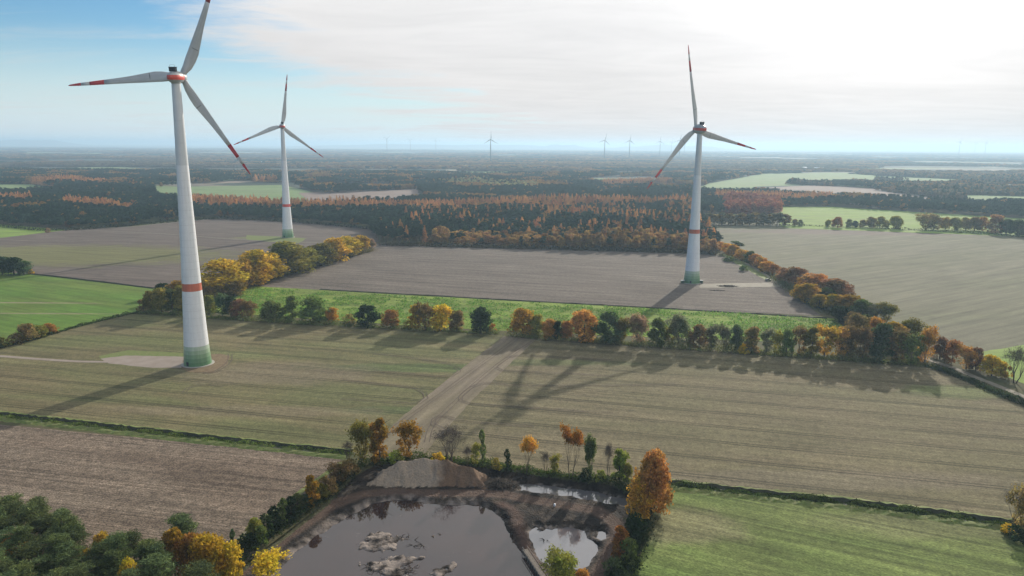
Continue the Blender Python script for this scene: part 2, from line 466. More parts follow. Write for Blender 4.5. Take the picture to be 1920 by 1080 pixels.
# far to near; each sheet a step above the one below
sheet('field', [(295, 351), (530, 347), (610, 366), (620, 392), (290, 385)], .3, m_pale, 2, 30, 'pale green field in the woods behind the two left turbines')
sheet('field', [(560, 362), (780, 355), (800, 380), (600, 392)], .6, m_farbrown, 2, 30, 'brown ploughed field beside the pale green one')
sheet('field', [(-80, 346), (60, 346), (105, 354), (105, 372), (-80, 372)], .3, m_pale, 2, 30, 'pale clearing at the far left edge')
sheet('field', [(1290, 360), (1330, 344), (1430, 326), (1560, 324), (1760, 334), (2100, 352), (2200, 372), (1920, 362), (1640, 352), (1540, 346), (1420, 350), (1420, 362)], .4, m_pale, 3, 40, 'pale green fields beyond the right turbine')
sheet('field', [(1425, 353), (1540, 347), (1640, 354), (1800, 375), (1830, 392), (1600, 384)], .7, m_farbrown, 3, 40, 'long bare brown field right of the right turbine')
sheet('field', [(1790, 366), (2000, 371), (2200, 380), (2200, 402), (1800, 388)], 1.0, m_pale, 3, 40, 'pale green field at the far right edge')
sheet('field', [(1462, 388), (1560, 388), (1920, 410), (2300, 428), (2300, 462), (1920, 444), (1480, 428), (1462, 424)], .2, m_bright, 1.5, 25, 'bright green field behind the row of trees on the right')
sheet('field', [(-150, 421), (0, 421), (130, 431), (0, 446), (-150, 452)], .08, m_bright, 1, 20, 'bright green corner of a field at the left edge')
sheet('field', [(-200, 452), (0, 444), (130, 431), (250, 425), (330, 415), (420, 409), (560, 416), (700, 428), (712, 452), (690, 462), (560, 494), (450, 548), (290, 541), (60, 514), (-200, 498)],
      .05, m_up, 1, 15, 'brown and olive field around the middle turbine')
sheet('field', [(1300, 424), (1480, 424), (1920, 441), (2500, 462), (2900, 760), (2100, 672), (1925, 646), (1842, 660), (1660, 612), (1500, 520), (1380, 470)], .06, m_east, 1, 15, 'very wide olive field beyond the diagonal tree row')
sheet('field', [(1842, 660), (1925, 646), (2300, 690), (2300, 860), (1925, 722), (1850, 690)], .09, m_bright, .5, 8, 'bright green field behind the bare tree at the right edge')
sheet('field', [(-250, 498), (60, 514), (290, 541), (262, 583), (0, 652), (-250, 716)], .07, m_meadow, .6, 8, 'bright green meadow left of the near turbine')
sheet('field', [(712, 455), (1000, 465), (1345, 478), (1440, 521), (1540, 592), (1400, 586), (900, 560), (480, 537), (560, 500)], .08, m_mid, .6, 8, 'brown ploughed field in front of the larch wood')
sheet('field', [(480, 537), (900, 560), (1400, 586), (1570, 598), (1600, 640), (1400, 640), (900, 618), (700, 606), (390, 585), (430, 545)], .10, m_mustard, .5, 6, 'green strip of catch crop behind the hedgerow')
sheet('field', [(262, 583), (500, 601), (700, 612), (975, 632), (765, 830), (655, 846), (0, 777), (-250, 752), (-250, 716), (0, 652)], .05, m_left, .4, 6, 'olive brown field around the near turbine')
sheet('field', [(975, 632), (1300, 653), (1500, 668), (1735, 686), (1925, 752), (2200, 850), (2200, 1012), (1880, 970), (1255, 905), (1140, 902), (1050, 890), (960, 879), (900, 869), (800, 859), (700, 866), (655, 846), (765, 830)],
      .05, m_right, .4, 6, 'olive brown striped field right of the bare strip')
sheet('field', [(946, 630), (1004, 637), (938, 700), (884, 752), (842, 800), (785, 860), (698, 862), (738, 795), (846, 706)], .09, m_strip, .3, 4, 'bare pale soil strip running diagonally between the two olive fields')
sheet('field', [(-250, 770), (0, 796), (640, 857), (628, 900), (590, 935), (545, 970), (440, 1030), (340, 1130), (280, 1300), (-400, 1300)], .05, m_plough, .3, 4, 'reddish brown ploughed field at the bottom left')
sheet('field', [(1257, 922), (1500, 944), (1870, 992), (2200, 1045), (2300, 1350), (1150, 1350), (1172, 1120), (1205, 1030), (1235, 975)], .05, m_green, .3, 4, 'green crop field at the bottom right')

# turbine pads, tracks
sheet('gravel_pad', [(188, 673), (235, 667), (350, 669), (352, 690), (290, 690), (205, 682)], .11, m_sand, .4, 3, 'pale gravel pad left of the near turbine')
sheet('grass_patch', [(185, 668), (240, 657), (350, 662), (350, 670), (235, 668), (190, 674)], .10, m_verge, .5, 3, 'weedy grass strip behind the gravel pad')
ribbon('path', [(-120, 660), (0, 668), (80, 674), (150, 678), (215, 679)], 3.0, .13, m_sand, label='pale gravel track leading to the near turbine')
sheet('soil_ring', [(340, 690), (352, 698), (395, 699), (425, 684), (432, 668), (415, 664), (385, 664), (345, 672)], .12, m_soil, .3, 2, 'dug brown soil around the foot of the near turbine')
ribbon('wheel_tracks', [(432, 664), (428, 680), (402, 698), (380, 700)], .5, .16, m_track, (-1, 1))
ribbon('wheel_tracks', [(345, 737), (352, 728), (365, 724), (390, 722), (420, 724)], .4, .14, m_track, (-.9, .9))
sheet('gravel_pad', [(1312, 533), (1380, 531), (1445, 530), (1466, 538), (1380, 539), (1312, 540)], .14, m_path, .6, 5, 'pale gravel pad right of the far right turbine')
ribbon('path', [(1385, 482), (1410, 500), (1440, 518), (1470, 540), (1520, 562)], 3.5, .17, m_path, label='farm track beside the small orange trees')
sheet('grass_patch', [(1352, 476), (1370, 476), (1452, 526), (1440, 528), (1372, 490)], .15, m_verge, .6, 5, 'grass verge between ploughed field and farm track')
sheet('grass_patch', [(462, 441), (530, 444), (575, 447), (560, 456), (500, 453), (462, 449)], .10, m_verge, .8, 8, 'grass around the foot of the middle turbine')
ribbon('path', [(160, 432), (300, 438), (460, 450), (700, 458)], 3, .13, m_path, label='faint track across the brown field to the middle turbine')
ribbon('path', [(120, 431), (260, 424), (400, 410)], 4, .14, m_path, label='pale track along the edge of the left wood')
ribbon('path', [(1732, 672), (1780, 688), (1840, 712), (1905, 738), (1990, 775)], 4, .18, m_path, label='grey lane along the tree row at the right edge')
ribbon('path', [(300, 1140), (380, 1075), (440, 1020), (480, 985), (520, 955), (575, 915), (640, 868)], 2.2, .14, m_verge, label='grassy track beside the ploughed field')
ribbon('wheel_tracks', [(400, 1060), (445, 1015), (480, 988), (530, 950)], .5, .18, m_path, (-.7, .7))
for k, pth in enumerate([[(968, 636), (905, 682), (850, 722), (795, 762), (742, 800), (700, 836)], [(1000, 640), (950, 672), (905, 708), (860, 748), (812, 796), (800, 830)]]):
    ribbon('wheel_tracks', pth, .38, .16 + k * .03, m_track, (-.95, .95))
for k, pth in enumerate([
        [(700, 664), (767, 671), (833, 681), (855, 688), (861, 697), (848, 705), (820, 706), (767, 701), (700, 696)],
        [(640, 712), (740, 724), (780, 729), (796, 737), (799, 747), (784, 757), (750, 756), (640, 748)],
        [(1150, 676), (1007, 669), (962, 668), (942, 678), (928, 689), (940, 695), (1007, 698), (1150, 706)],
        [(1280, 722), (1000, 724), (905, 720), (864, 744), (880, 757), (973, 764), (1150, 775)],
        [(1000, 800), (880, 792), (825, 780), (812, 796), (830, 805)]]):
    ribbon('wheel_tracks', pth, .34, .21 + .02 * k, m_track, (-.9, .9))

# ditches: two low banks with a dark bed between
dp = [(-4.8, -.05), (-3.4, .35), (-1.9, .7), (-.9, .15), (.9, .15), (2.1, 1.15), (3.3, 1.0), (4.6, -.05)]
profile_strip('ditch', [(-200, 760), (0, 781), (200, 803), (420, 828), (655, 853)], dp, [0, 0, 1, 1, 1, 2, 0], [m_verge, m_ditch, m_verge], 1.8, .45, label='grassy ditch between the ploughed and the olive field')
profile_strip('ditch', [(1235, 908), (1400, 926), (1640, 952), (1880, 984), (2150, 1022)], dp, [0, 0, 1, 1, 1, 2, 0], [m_verge, m_ditch, m_verge], 1.8, .45, label='overgrown ditch above the bottom right field')
profile_strip('ditch', [(600, 543), (900, 560), (1250, 579), (1550, 597)], [(-2, 0), (-1, .5), (0, .2), (1, .5), (2, 0)], [0, 1, 1, 0], [m_ditch, m_ditch], 5, .2, label='dark furrow between the brown field and the green strip')
profile_strip('ditch', [(60, 514), (150, 524), (290, 541)], [(-2, 0), (-1, .6), (0, .2), (1, .6), (2, 0)], [0, 1, 1, 0], [m_ditch, m_ditch], 5, .2, label='dark edge between the olive field and the green meadow')

# ------------------------------------------------------------------ pit with ponds
WZ = -2.0
def Gw(l): return [G(x, y, WZ) for x, y in l]
W1 = Gw([(470, 1140), (525, 1062), (560, 1030), (610, 994), (655, 968), (690, 948), (725, 940), (770, 938), (800, 943), (850, 945), (898, 947), (925, 958), (946, 978), (955, 1000), (968, 1020), (985, 1045), (1000, 1075), (1012, 1120), (1040, 1250), (400, 1250)])
W2 = Gw([(993, 992), (1005, 988), (1018, 996), (1032, 990), (1075, 989), (1098, 996), (1108, 1012), (1122, 1022), (1118, 1040), (1106, 1058), (1085, 1070), (1040, 1066), (1012, 1050), (1002, 1025), (992, 1008)])
W3 = Gw([(972, 908), (1010, 909), (1060, 914), (1110, 922), (1160, 934), (1200, 938), (1205, 950), (1165, 948), (1120, 941), (1060, 930), (1000, 925), (978, 921)])
W4 = Gw([(1118, 997), (1132, 997), (1138, 1008), (1128, 1014), (1118, 1008)])
ISL = [Gw([(672, 1022), (690, 1005), (712, 994), (735, 1003), (762, 1010), (735, 1030), (700, 1036), (676, 1034)]),
       Gw([(672, 1056), (700, 1052), (730, 1042), (795, 1044), (770, 1056), (750, 1066), (765, 1080), (720, 1082), (690, 1066)]),
       Gw([(802, 1088), (815, 1068), (840, 1056), (855, 1058), (846, 1072), (822, 1090)]), Gw([(812, 1004), (822, 1002), (824, 1008), (814, 1008)]),
       Gw([(1009, 995), (1030, 986), (1040, 992), (1024, 1000)])]
ROAD = [G(x, y, -.9) for x, y in [(380, 1150), (440, 1080), (500, 1032), (560, 990), (620, 950), (680, 927), (740, 921), (820, 926), (900, 925), (950, 928), (1000, 938), (1060, 948), (1120, 958), (1152, 980), (1156, 1010), (1140, 1050), (1110, 1100)]]
SPINE = [G(x, y, -1) for x, y in [(940, 945), (965, 960), (975, 990), (985, 1020), (1003, 1060), (1030, 1120)]]
CREST = [G(700, 903), G(742, 891), G(790, 888), G(840, 890), G(885, 896), G(902, 908)]
CREST_H = [.5, 4.6, 5.8, 5.2, 3.6, .6]
xs = [p[0] for p in Q_RIM]; ys = [p[1] for p in Q_RIM]
st = 0.55
gx = np.arange(min(xs) - 1.5, max(xs) + 1.5, st); gy = np.arange(max(min(ys), 148) - 1.5, max(ys) + 1.5, st)
X, Y = np.meshgrid(gx, gy); SH = X.shape
wx = X + (vnoise(X, Y, 3.0, 5) - .5) * 2.6; wy = Y + (vnoise(X, Y, 3.0, 9) - .5) * 2.6
dQ = -sdf(Q_RIM, X, Y)
dW = np.minimum.reduce([sdf(p, wx, wy) for p in (W1, W2, W3, W4)])
dI = np.minimum.reduce([sdf(p, X + (vnoise(X, Y, 1.8, 2) - .5) * 4, Y + (vnoise(X, Y, 1.8, 4) - .5) * 4) for p in ISL])
dI = dI + np.clip(vnoise(X, Y, 1.5, 29, 3) - .48, 0, 1) * 7 - .3      # broken up into bars and clods
dR = segdist(ROAD, X, Y, False); dS = segdist(SPINE, wx, wy, False)
big = vnoise(X, Y, 6, 3) - .5; fine = vnoise(X, Y, 1.6, 7) - .5
rim = np.clip(dQ / 3.5, 0, 1)
Z = .35 * (1 - rim) + (-.75) * rim + big * .9 * rim + fine * .55 * rim
Z = np.where(dQ < .6, .32 + fine * .2, Z); Z = np.where(dQ < -.4, .3 + (dQ + .4) * .9, Z)
road_k = np.clip(1 - (dR - 1.9) / 1.4, 0, 1); rut = .07 * np.cos(np.clip(np.abs(dR - .9), 0, .5) * 6.28)
Z = Z * (1 - road_k) + (-.85 + big * .25 - rut) * road_k
Z = np.where((dW > 0) & (dW < 4), np.minimum(Z, WZ + .05 + dW * .55 + fine * .5 * np.clip(dW, 0, 1)), Z)
Z = np.where(dW <= 0, WZ + np.clip(dW, -3, 0) * .45 - .06 + fine * .15, Z)
Z = np.where(dI < 0, np.maximum(Z, WZ + .02 + np.clip(-dI, 0, 1.2) * .30 + fine * 1.1), Z)
heap = np.full(SH, -9.0); along = np.zeros(SH)
for i in range(len(CREST) - 1):
    (x1, y1), (x2, y2) = CREST[i], CREST[i + 1]; dx, dy = x2 - x1, y2 - y1
    tt = np.clip(((X - x1) * dx + (Y - y1) * dy) / (dx * dx + dy * dy), 0, 1)
    dd = np.hypot(X - x1 - tt * dx, Y - y1 - tt * dy)
    hh = (CREST_H[i] + (CREST_H[i + 1] - CREST_H[i]) * tt) + (vnoise(X, Y, 2.2, 11) - .5) * 1.2 - dd * .72
    along = np.where(hh > heap, (i + tt) / 5, along); heap = np.maximum(heap, hh)
heap += (vnoise(X * 1.0 + Y * .15, Y * .22, 1.5, 21) - .5) * 1.3 + (vnoise(X, Y, .9, 23) - .5) * .5
isheap = heap > Z
Z = np.where(isheap, heap, Z)
peat, roadc, pale, redsoil, sandc, browns, mudg = [np.array(q) for q in ((.016, .012, .010), (.115, .075, .055), (.30, .255, .22), (.12, .070, .052), (.34, .275, .205), (.165, .108, .07), (.055, .040, .028))]
def lerp(a, b, k): return a * (1 - k[..., None]) + b * k[..., None]
nz = vnoise(X, Y, 2.0, 13)
C = lerp(np.broadcast_to(peat, SH + (3,)), np.broadcast_to(mudg, SH + (3,)), np.clip((vnoise(X, Y, 4, 17) - .4) * 3, 0, 1))
left = np.clip((-X - 2) / 14, 0, 1)                                        # the west shore is pale sand, the east one dark peat
C = lerp(C, np.broadcast_to(redsoil, SH + (3,)), np.clip(1.3 - dS / 2.2, 0, 1) * (.3 + nz * .7))
C = lerp(C, np.broadcast_to(roadc, SH + (3,)), np.clip(road_k * (0.55 + .6 * nz), 0, 1))
C = lerp(C, np.broadcast_to(pale, SH + (3,)), np.clip(1 - dW / 3.0, 0, 1) * (dW > -1) * left * np.clip((nz - .3) * 3, 0, 1))
C = lerp(C, np.broadcast_to(pale, SH + (3,)), np.clip(1 - dW / 1.2, 0, 1) * (dW > 0) * np.clip((nz - .5) * 5, 0, .8) * (1 - left))
C = lerp(C, np.broadcast_to(pale * .95, SH + (3,)), (dI < .3) * np.clip((nz - .30) * 3.5, 0, 1))
hc = lerp(np.broadcast_to(sandc, SH + (3,)), np.broadcast_to(browns, SH + (3,)), np.clip((along - .5 + (nz - .5) * .12) * 12, 0, 1))
C = np.where(isheap[..., None], hc, C)
C = np.where((dQ < 1.2)[..., None], np.array((.075, .075, .035)) * (0.6 + nz[..., None] * .8), C)
ny, nx = SH; idx = np.arange(nx * ny).reshape(ny, nx)
F_ = np.stack([idx[:-1, :-1], idx[:-1, 1:], idx[1:, 1:], idx[1:, :-1]], -1).reshape(-1, 4)
# keep the cells that belong to the pit
keep = (dQ > -1.2); kf = keep.ravel()[F_].any(1); F_ = F_[kf]
m_pit = varied('pit_soil', (1.15, 1.12, 1.1), (.75, .76, .78), 1.4, coord='pos', attr='tint', bump=.25)
add('pit_terrain', mesh_np('pit_terrain', np.stack([X, Y, Z], -1).reshape(-1, 3), F_, m_pit, True, C.reshape(-1, 3)), kind='structure',
    label='muddy pit with a haul road, dark peat banks and pale shores')

wm = pm('pond_water', (.048, .038, .036), .04, .5); t = NT(wm.node_tree); b = t.n['Principled BSDF']
b.inputs['IOR'].default_value = 1.7
pos = t.new('ShaderNodeNewGeometry').outputs['Position']
scum = t.mapr(t.noise(t.mapping(pos, .8, (.25, .6, 1)), .6, 7, .7, 1.5), .62, .70)
t.l.new(t.mix(t.math('MULTIPLY', scum, .35), t.mix(t.mapr(t.noise(pos, .05, 4), .35, .65), (.046, .028, .026), (.028, .019, .020)), (.12, .11, .10)), b.inputs['Base Color'])
bn = t.new('ShaderNodeBump'); bn.inputs['Strength'].default_value = .07; bn.inputs['Distance'].default_value = .012
t.l.new(t.noise(t.mapping(pos, .4, (1, .6, 1)), 1.2, 3), bn.inputs['Height']); t.l.new(bn.outputs[0], b.inputs['Normal'])
def water(name, poly, label, mat):
    p = [(x, y, WZ) for x, y in poly]
    me = bpy.data.meshes.new(name); me.from_pydata(p, [], [tuple(q) for q in geometry.tessellate_polygon([[Vector(a) for a in p]])]); me.update()
    if sum(f.normal.z for f in me.polygons) < 0: me.flip_normals()
    me.materials.append(mat); return add(name, me, kind='structure', label=label)
def grow(poly, d):
    cx = sum(p[0] for p in poly) / len(poly); cy = sum(p[1] for p in poly) / len(poly)
    return [(x + (x - cx) / math.hypot(x - cx, y - cy) * d, y + (y - cy) / math.hypot(x - cx, y - cy) * d) for x, y in poly]
wm2 = wm.copy(); wm2.name = 'shallow_water'; wm2.node_tree.nodes['Principled BSDF'].inputs['IOR'].default_value = 2.5
for nd in wm2.node_tree.nodes:
    if nd.bl_idname == 'ShaderNodeMix' and not nd.inputs[6].is_linked and nd.inputs[6].default_value[0] > .01:
        nd.inputs[6].default_value = (.105, .10, .11, 1); nd.inputs[7].default_value = (.14, .135, .145, 1)
water('water', grow(W1, 1.6), 'large dark pond with mud islands', wm)
water('water', grow(W2, 1.1) , 'small pond inside the loop of the haul road', wm2)
water('water', [(x, y + (1.1 if i < 6 else -1.1)) for i, (x, y) in enumerate(W3)], 'long narrow strip of shining water behind the haul road', wm2)
water('water', grow(W4, .8), 'tiny pool beside the small pond', wm2)

# ------------------------------------------------------------------ tree prototypes (meshes shared by all copies)
def leaf_mat(name, transl=.35, var=.35, second=(1.0, 1.0, 1.0), hue=0.02):
    mt = bpy.data.materials.new(name); mt.use_nodes = True; t = NT(mt.node_tree); t.n.clear()
    oi = t.new('ShaderNodeObjectInfo'); ge = t.new('ShaderNodeNewGeometry'); tcn = t.new('ShaderNodeTexCoord')
    base = oi.outputs['Color']
    nz = t.noise(t.vmath('ADD', tcn.outputs['Object'], t.vmath('SCALE', (31.0, 17.0, 5.0), scale=oi.outputs['Random'])), .32, 3, .6)
    c = t.mix(t.mapr(nz, .38, .66), base, t.mix(1.0, base, second, 'MULTIPLY'))
    hs = t.new('ShaderNodeHueSaturation'); t.l.new(c, hs.inputs['Color'])
    t.l.new(t.mapr(ge.outputs['Random Per Island'], 0, 1, 1 - var, 1 + var), hs.inputs['Value'])
    t.l.new(t.mapr(oi.outputs['Random'], 0, 1, .5 - hue, .5 + hue), hs.inputs['Hue'])
    c = t.mix(1.0, hs.outputs[0], t.grey(t.mapr(oi.outputs['Random'], 0, 1, .78, 1.22)), 'MULTIPLY')
    stand = t.noise(t.mapping(ge.outputs['Position'], 0, (1, .7, 0)), .011, 4, .6)
    c = t.mix(1.0, c, t.grey(t.mapr(stand, .36, .64, .76, 1.24)), 'MULTIPLY')
    d = t.new('ShaderNodeBsdfDiffuse'); tr = t.new('ShaderNodeBsdfTranslucent'); mx = t.new('ShaderNodeMixShader')
    t.l.new(c, d.inputs[0]); t.l.new(c, tr.inputs[0]); mx.inputs[0].default_value = transl
    t.l.new(d.outputs[0], mx.inputs[1]); t.l.new(tr.outputs[0], mx.inputs[2])
    o = t.new('ShaderNodeOutputMaterial'); t.l.new(mx.outputs[0], o.inputs[0]); return mt


M_leaf = leaf_mat('leaves', .50, .45, (.62, .82, .60), .014)
M_needle = leaf_mat('needles', .25, .50, (1.35, 1.25, .9), .015)
M_larch = leaf_mat('larch_needles', .48, .40, (.75, .8, .75), .015)
M_bark = varied('bark', (.10, .080, .062), (.055, .045, .036), 3, stretch=(1, 1, .2))
M_pinebark = varied('pine_bark', (.17, .10, .065), (.09, .06, .045), 3, stretch=(1, 1, .2))
M_twig = varied('twigs', (.135, .105, .085), (.08, .065, .055), 2)


def cards(cen, size, rng, flat=0.0, aspect=1.0, drop=0.0):
    """triangular leaf sprays at the given centres"""
    n = len(cen); a = rng.normal(size=(n, 3)); a[:, 2] *= (1 - flat); a /= np.linalg.norm(a, axis=1)[:, None] + 1e-9
    b_ = rng.normal(size=(n, 3)); b_[:, 2] *= (1 - flat); b_ -= (b_ * a).sum(1)[:, None] * a; b_ /= np.linalg.norm(b_, axis=1)[:, None] + 1e-9
    s = size * rng.uniform(.6, 1.4, n)[:, None]; q = s * aspect
    v = np.stack([cen - a * s * .6 - b_ * q * .45, cen + a * s * .75 - b_ * q * .15, cen + a * s * .05 + b_ * q * .65], 1)
    v[:, 1, 2] -= drop * size
    return v.reshape(-1, 3), np.arange(n * 3).reshape(n, 3)


def blob_pts(rng, c, r, n, shell=.55):
    d = rng.normal(size=(n, 3)); d /= np.linalg.norm(d, axis=1)[:, None]
    rr = shell + (1 - shell) * rng.uniform(0, 1, n) ** .6
    return np.array(c) + d * rr[:, None] * np.array(r)


def round_crown(seed, n=1700, H=10., W=8., clumps=26, low=.18, size=.62, top=1.0, pointy=0.0):
    """crown built of many uneven clumps, with gaps between them"""
    rng = np.random.default_rng(seed); pts = []
    for k in range(clumps):
        a = rng.uniform(0, 6.283); h = rng.uniform(0, 1) ** .8
        prof = math.sin(math.pi * min(1, .16 + h * .80)) ** .55 * (1 - pointy * h)
        rad = W / 2 * prof * rng.uniform(.35, .80)
        z = H * (low + (1 - low) * h * .9)
        r = W * rng.uniform(.13, .24)
        nk = int(n / clumps * rng.uniform(.5, 1.5))
        pts.append(blob_pts(rng, (rad * math.cos(a), rad * math.sin(a), z), (r, r, r * .78), nk, .45))
    pts = np.concatenate(pts); pts[:, 2] = np.clip(pts[:, 2], H * low * .5, H * 1.02)
    return cards(pts, size, rng)


def branch_tree(seed, H=10., spread=.5, levels=4, trunks=1, r0=.16, up_=.55, first=.25):
    """tapered trunk and limbs; returns tubes and the twig ends"""
    r = random.Random(seed); parts, ends = [], []
    def grow_(p, d, L, rad, lv):
        n = 3; path = [p]; rr = [rad]
        for i in range(n):
            d = (d + Vector((r.uniform(-.16, .16), r.uniform(-.16, .16), .06 + up_ * .1))).normalized()
            p = p + d * (L / n); path.append(p.copy()); rr.append(rad * (1 - .45 * (i + 1) / n))
        parts.append(tube(path, rr, 5 if lv == 0 else (4 if lv < 2 else 3), False))
        if lv >= levels: ends.append(path[-1]); ends.append(path[-2]); return
        k = 3 if lv < 2 else r.choice((2, 3))
        if lv == 0: k = r.choice((4, 5))
        a0 = r.uniform(0, 6.28)
        for j in range(k):
            a = a0 + 6.283 * j / k + r.uniform(-.5, .5); s = spread * r.uniform(.6, 1.25)
            o = d.orthogonal().normalized(); o2 = d.cross(o)
            nd = (d * (1 - s * .25) + (o * math.cos(a) + o2 * math.sin(a)) * s + Vector((0, 0, up_ * .3))).normalized()
            q = path[-1] if (j < 2 or lv > 1) else path[-2]
            grow_(q.copy(), nd, L * r.uniform(.62, .85), rr[-1] * .72, lv + 1)
    for q in range(trunks):
        a = 6.283 * q / trunks; d = Vector((math.cos(a) * .22 * (trunks > 1), math.sin(a) * .22 * (trunks > 1), 1)).normalized()
        grow_(Vector((math.cos(a) * .25 * (trunks > 1), math.sin(a) * .25 * (trunks > 1), -.15)), d, H * first, r0, 0)
    V, Fc = merge(parts); arr = np.array(V); k = H / arr[:, 2].max()
    return arr * k, Fc, np.array([tuple(e) for e in ends]) * k


def trunk_mesh(seed, H=10., mat=None, up_to=.75, r=.22, limbs=6):
    rd = random.Random(seed); path, rr, parts = [], [], []
    x = y = 0
    for i in range(7):
        s = i / 6; path.append((x, y, -.2 + H * up_to * s)); rr.append(r * (1.25 - 1.05 * s)); x += rd.uniform(-.12, .12); y += rd.uniform(-.12, .12)
    parts.append(tube(path, rr, 6))
    for k in range(limbs):
        i = rd.randint(2, 5); p = Vector(path[i]); a = rd.uniform(0, 6.28); L = rd.uniform(1.6, 3.2)
        q = p + Vector((math.cos(a) * L, math.sin(a) * L, L * .7)); mid = (p + q) / 2 + Vector((0, 0, .2))
        parts.append(tube([p, mid, q], [r * .45, r * .3, r * .1], 4, False))
    V, Fc = merge(parts); return mesh_np('trunk', V, Fc, mat, True)


PROTO = {}   # kind -> list of (crown mesh, trunk mesh, height, width)
def reg(kind, crown, trunk, H, W): PROTO.setdefault(kind, []).append((crown, trunk, H, W))


def meas(me):
    a = np.empty(len(me.vertices) * 3, dtype=np.float32); me.vertices.foreach_get('co', a); a = a.reshape(-1, 3)
    return float(np.percentile(a[:, 2], 99.5)), float(np.percentile(np.abs(a[:, 0]), 98) * 2)


for s in range(5):
    v, f = round_crown(100 + s, 3600, low=.07, clumps=40, size=.44); me = mesh_np('crown', v, f, M_leaf); h, wd = meas(me)
    reg('round', me, trunk_mesh(200 + s, 10, M_bark), h, wd)
for s in range(4):
    v, f = round_crown(130 + s, 2000, W=5.2, low=.05, clumps=30, size=.42, pointy=.35); me = mesh_np('crown', v, f, M_leaf); h, wd = meas(me)
    reg('tall', me, trunk_mesh(230 + s, 10, M_bark, .9, .16), h, wd)
for s in range(3):
    v, f = round_crown(150 + s, 700, H=4, W=5, low=.02, clumps=14, size=.42); me = mesh_np('crown', v, f, M_leaf); h, wd = meas(me)
    reg('bush', me, trunk_mesh(250 + s, 4, M_bark, .5, .1, 4), h, wd)
for s in range(4):      # airy: real limbs with a thin veil of leaves
    bv, bf, en = branch_tree(300 + s, 10, .55, 4, 1 + s % 2, .15); rng = np.random.default_rng(s)
    en = en[en[:, 2] > 2.0]; cen = np.repeat(en, 8, 0) + rng.normal(size=(len(en) * 8, 3)) * .42
    v, f = cards(cen, .36, rng); hw = float(np.percentile(np.abs(cen[:, 0]), 95)) * 2
    v2, f2 = round_crown(310 + s, 1300, H=9.6, W=hw * .95, clumps=34, low=.10, size=.40)
    v, f = np.concatenate([v, v2]), np.concatenate([f, f2 + len(v)]); me = mesh_np('crown', v, f, M_leaf); h, wd = meas(me)
    reg('airy', me, mesh_np('trunk', bv, bf, M_bark, True), h, wd)
for s in range(4):      # bare: twigs only
    bv, bf, en = branch_tree(330 + s, 10, .50, 4, 3 - s % 3, .13, first=.22); rng = np.random.default_rng(s)
    cen = np.repeat(en, 5, 0) + rng.normal(size=(len(en) * 5, 3)) * .30
    v, f = cards(cen, .55, rng, 0, .10); me = mesh_np('crown', v, f, M_twig); h, wd = meas(me)
    reg('bare', me, mesh_np('trunk', bv, bf, M_twig, True), h, wd)


v, f = round_crown(190, 9000, low=.10, clumps=70, size=.36, W=8.6); me = mesh_np('crown', v, f, M_leaf); h, wd = meas(me)
reg('great', me, trunk_mesh(290, 10, M_bark, .7, .22, 8), h, wd)


for s in range(2):      # half bare: leaves left only in the top
    bv, bf, en = branch_tree(350 + s, 10, .42, 4, 2, .12, first=.24); rng = np.random.default_rng(s + 9)
    tp = en[en[:, 2] > 7.2]; cen = np.repeat(tp, 9, 0) + rng.normal(size=(len(tp) * 9, 3)) * .38
    v, f = cards(cen, .34, rng); me = mesh_np('crown', v, f, M_leaf); h, wd = meas(me)
    reg('half_bare', me, mesh_np('trunk', bv, bf, M_bark, True), 10, max(wd, 5))


def pine_crown(seed, n, H=15., W=7.5, size=.5, asp=.35, puffs=26):
    rng = np.random.default_rng(seed); pts = []
    for k in range(puffs):
        h = rng.uniform(0, 1); a = rng.uniform(0, 6.283)
        rad = W / 2 * (1 - h * .75) * rng.uniform(.25, .85); z = H * (.48 + .46 * h)
        r = W * rng.uniform(.10, .18)
        q = blob_pts(rng, (rad * math.cos(a), rad * math.sin(a), z + rad * .12), (r * 1.5, r * 1.5, r * .42), int(n / puffs), .25)
        q[:, 2] += np.hypot(q[:, 0] - rad * math.cos(a), q[:, 1] - rad * math.sin(a)) * .12
        pts.append(q)
    pts = np.concatenate(pts); return cards(pts, size, rng, .2, asp)


def pine_trunk(seed, H=15.):
    rd = random.Random(seed); path, rr, parts = [], [], []; x = y = 0
    for i in range(7):
        s = i / 6; path.append((x, y, -.2 + H * .93 * s)); rr.append(.21 * (1.2 - 1.1 * s)); x += rd.uniform(-.22, .22); y += rd.uniform(-.22, .22)
    parts.append(tube(path, rr, 6))
    for k in range(14):
        i = rd.randint(3, 5); p = Vector(path[i]) + Vector((0, 0, rd.uniform(0, 1.6))); a = rd.uniform(0, 6.28); L = rd.uniform(1.2, 3.0)
        parts.append(tube([p, p + Vector((math.cos(a) * L, math.sin(a) * L, L * .35))], [.08, .02], 3, False))
    V, Fc = merge(parts); return mesh_np('trunk', V, Fc, M_pinebark, True)


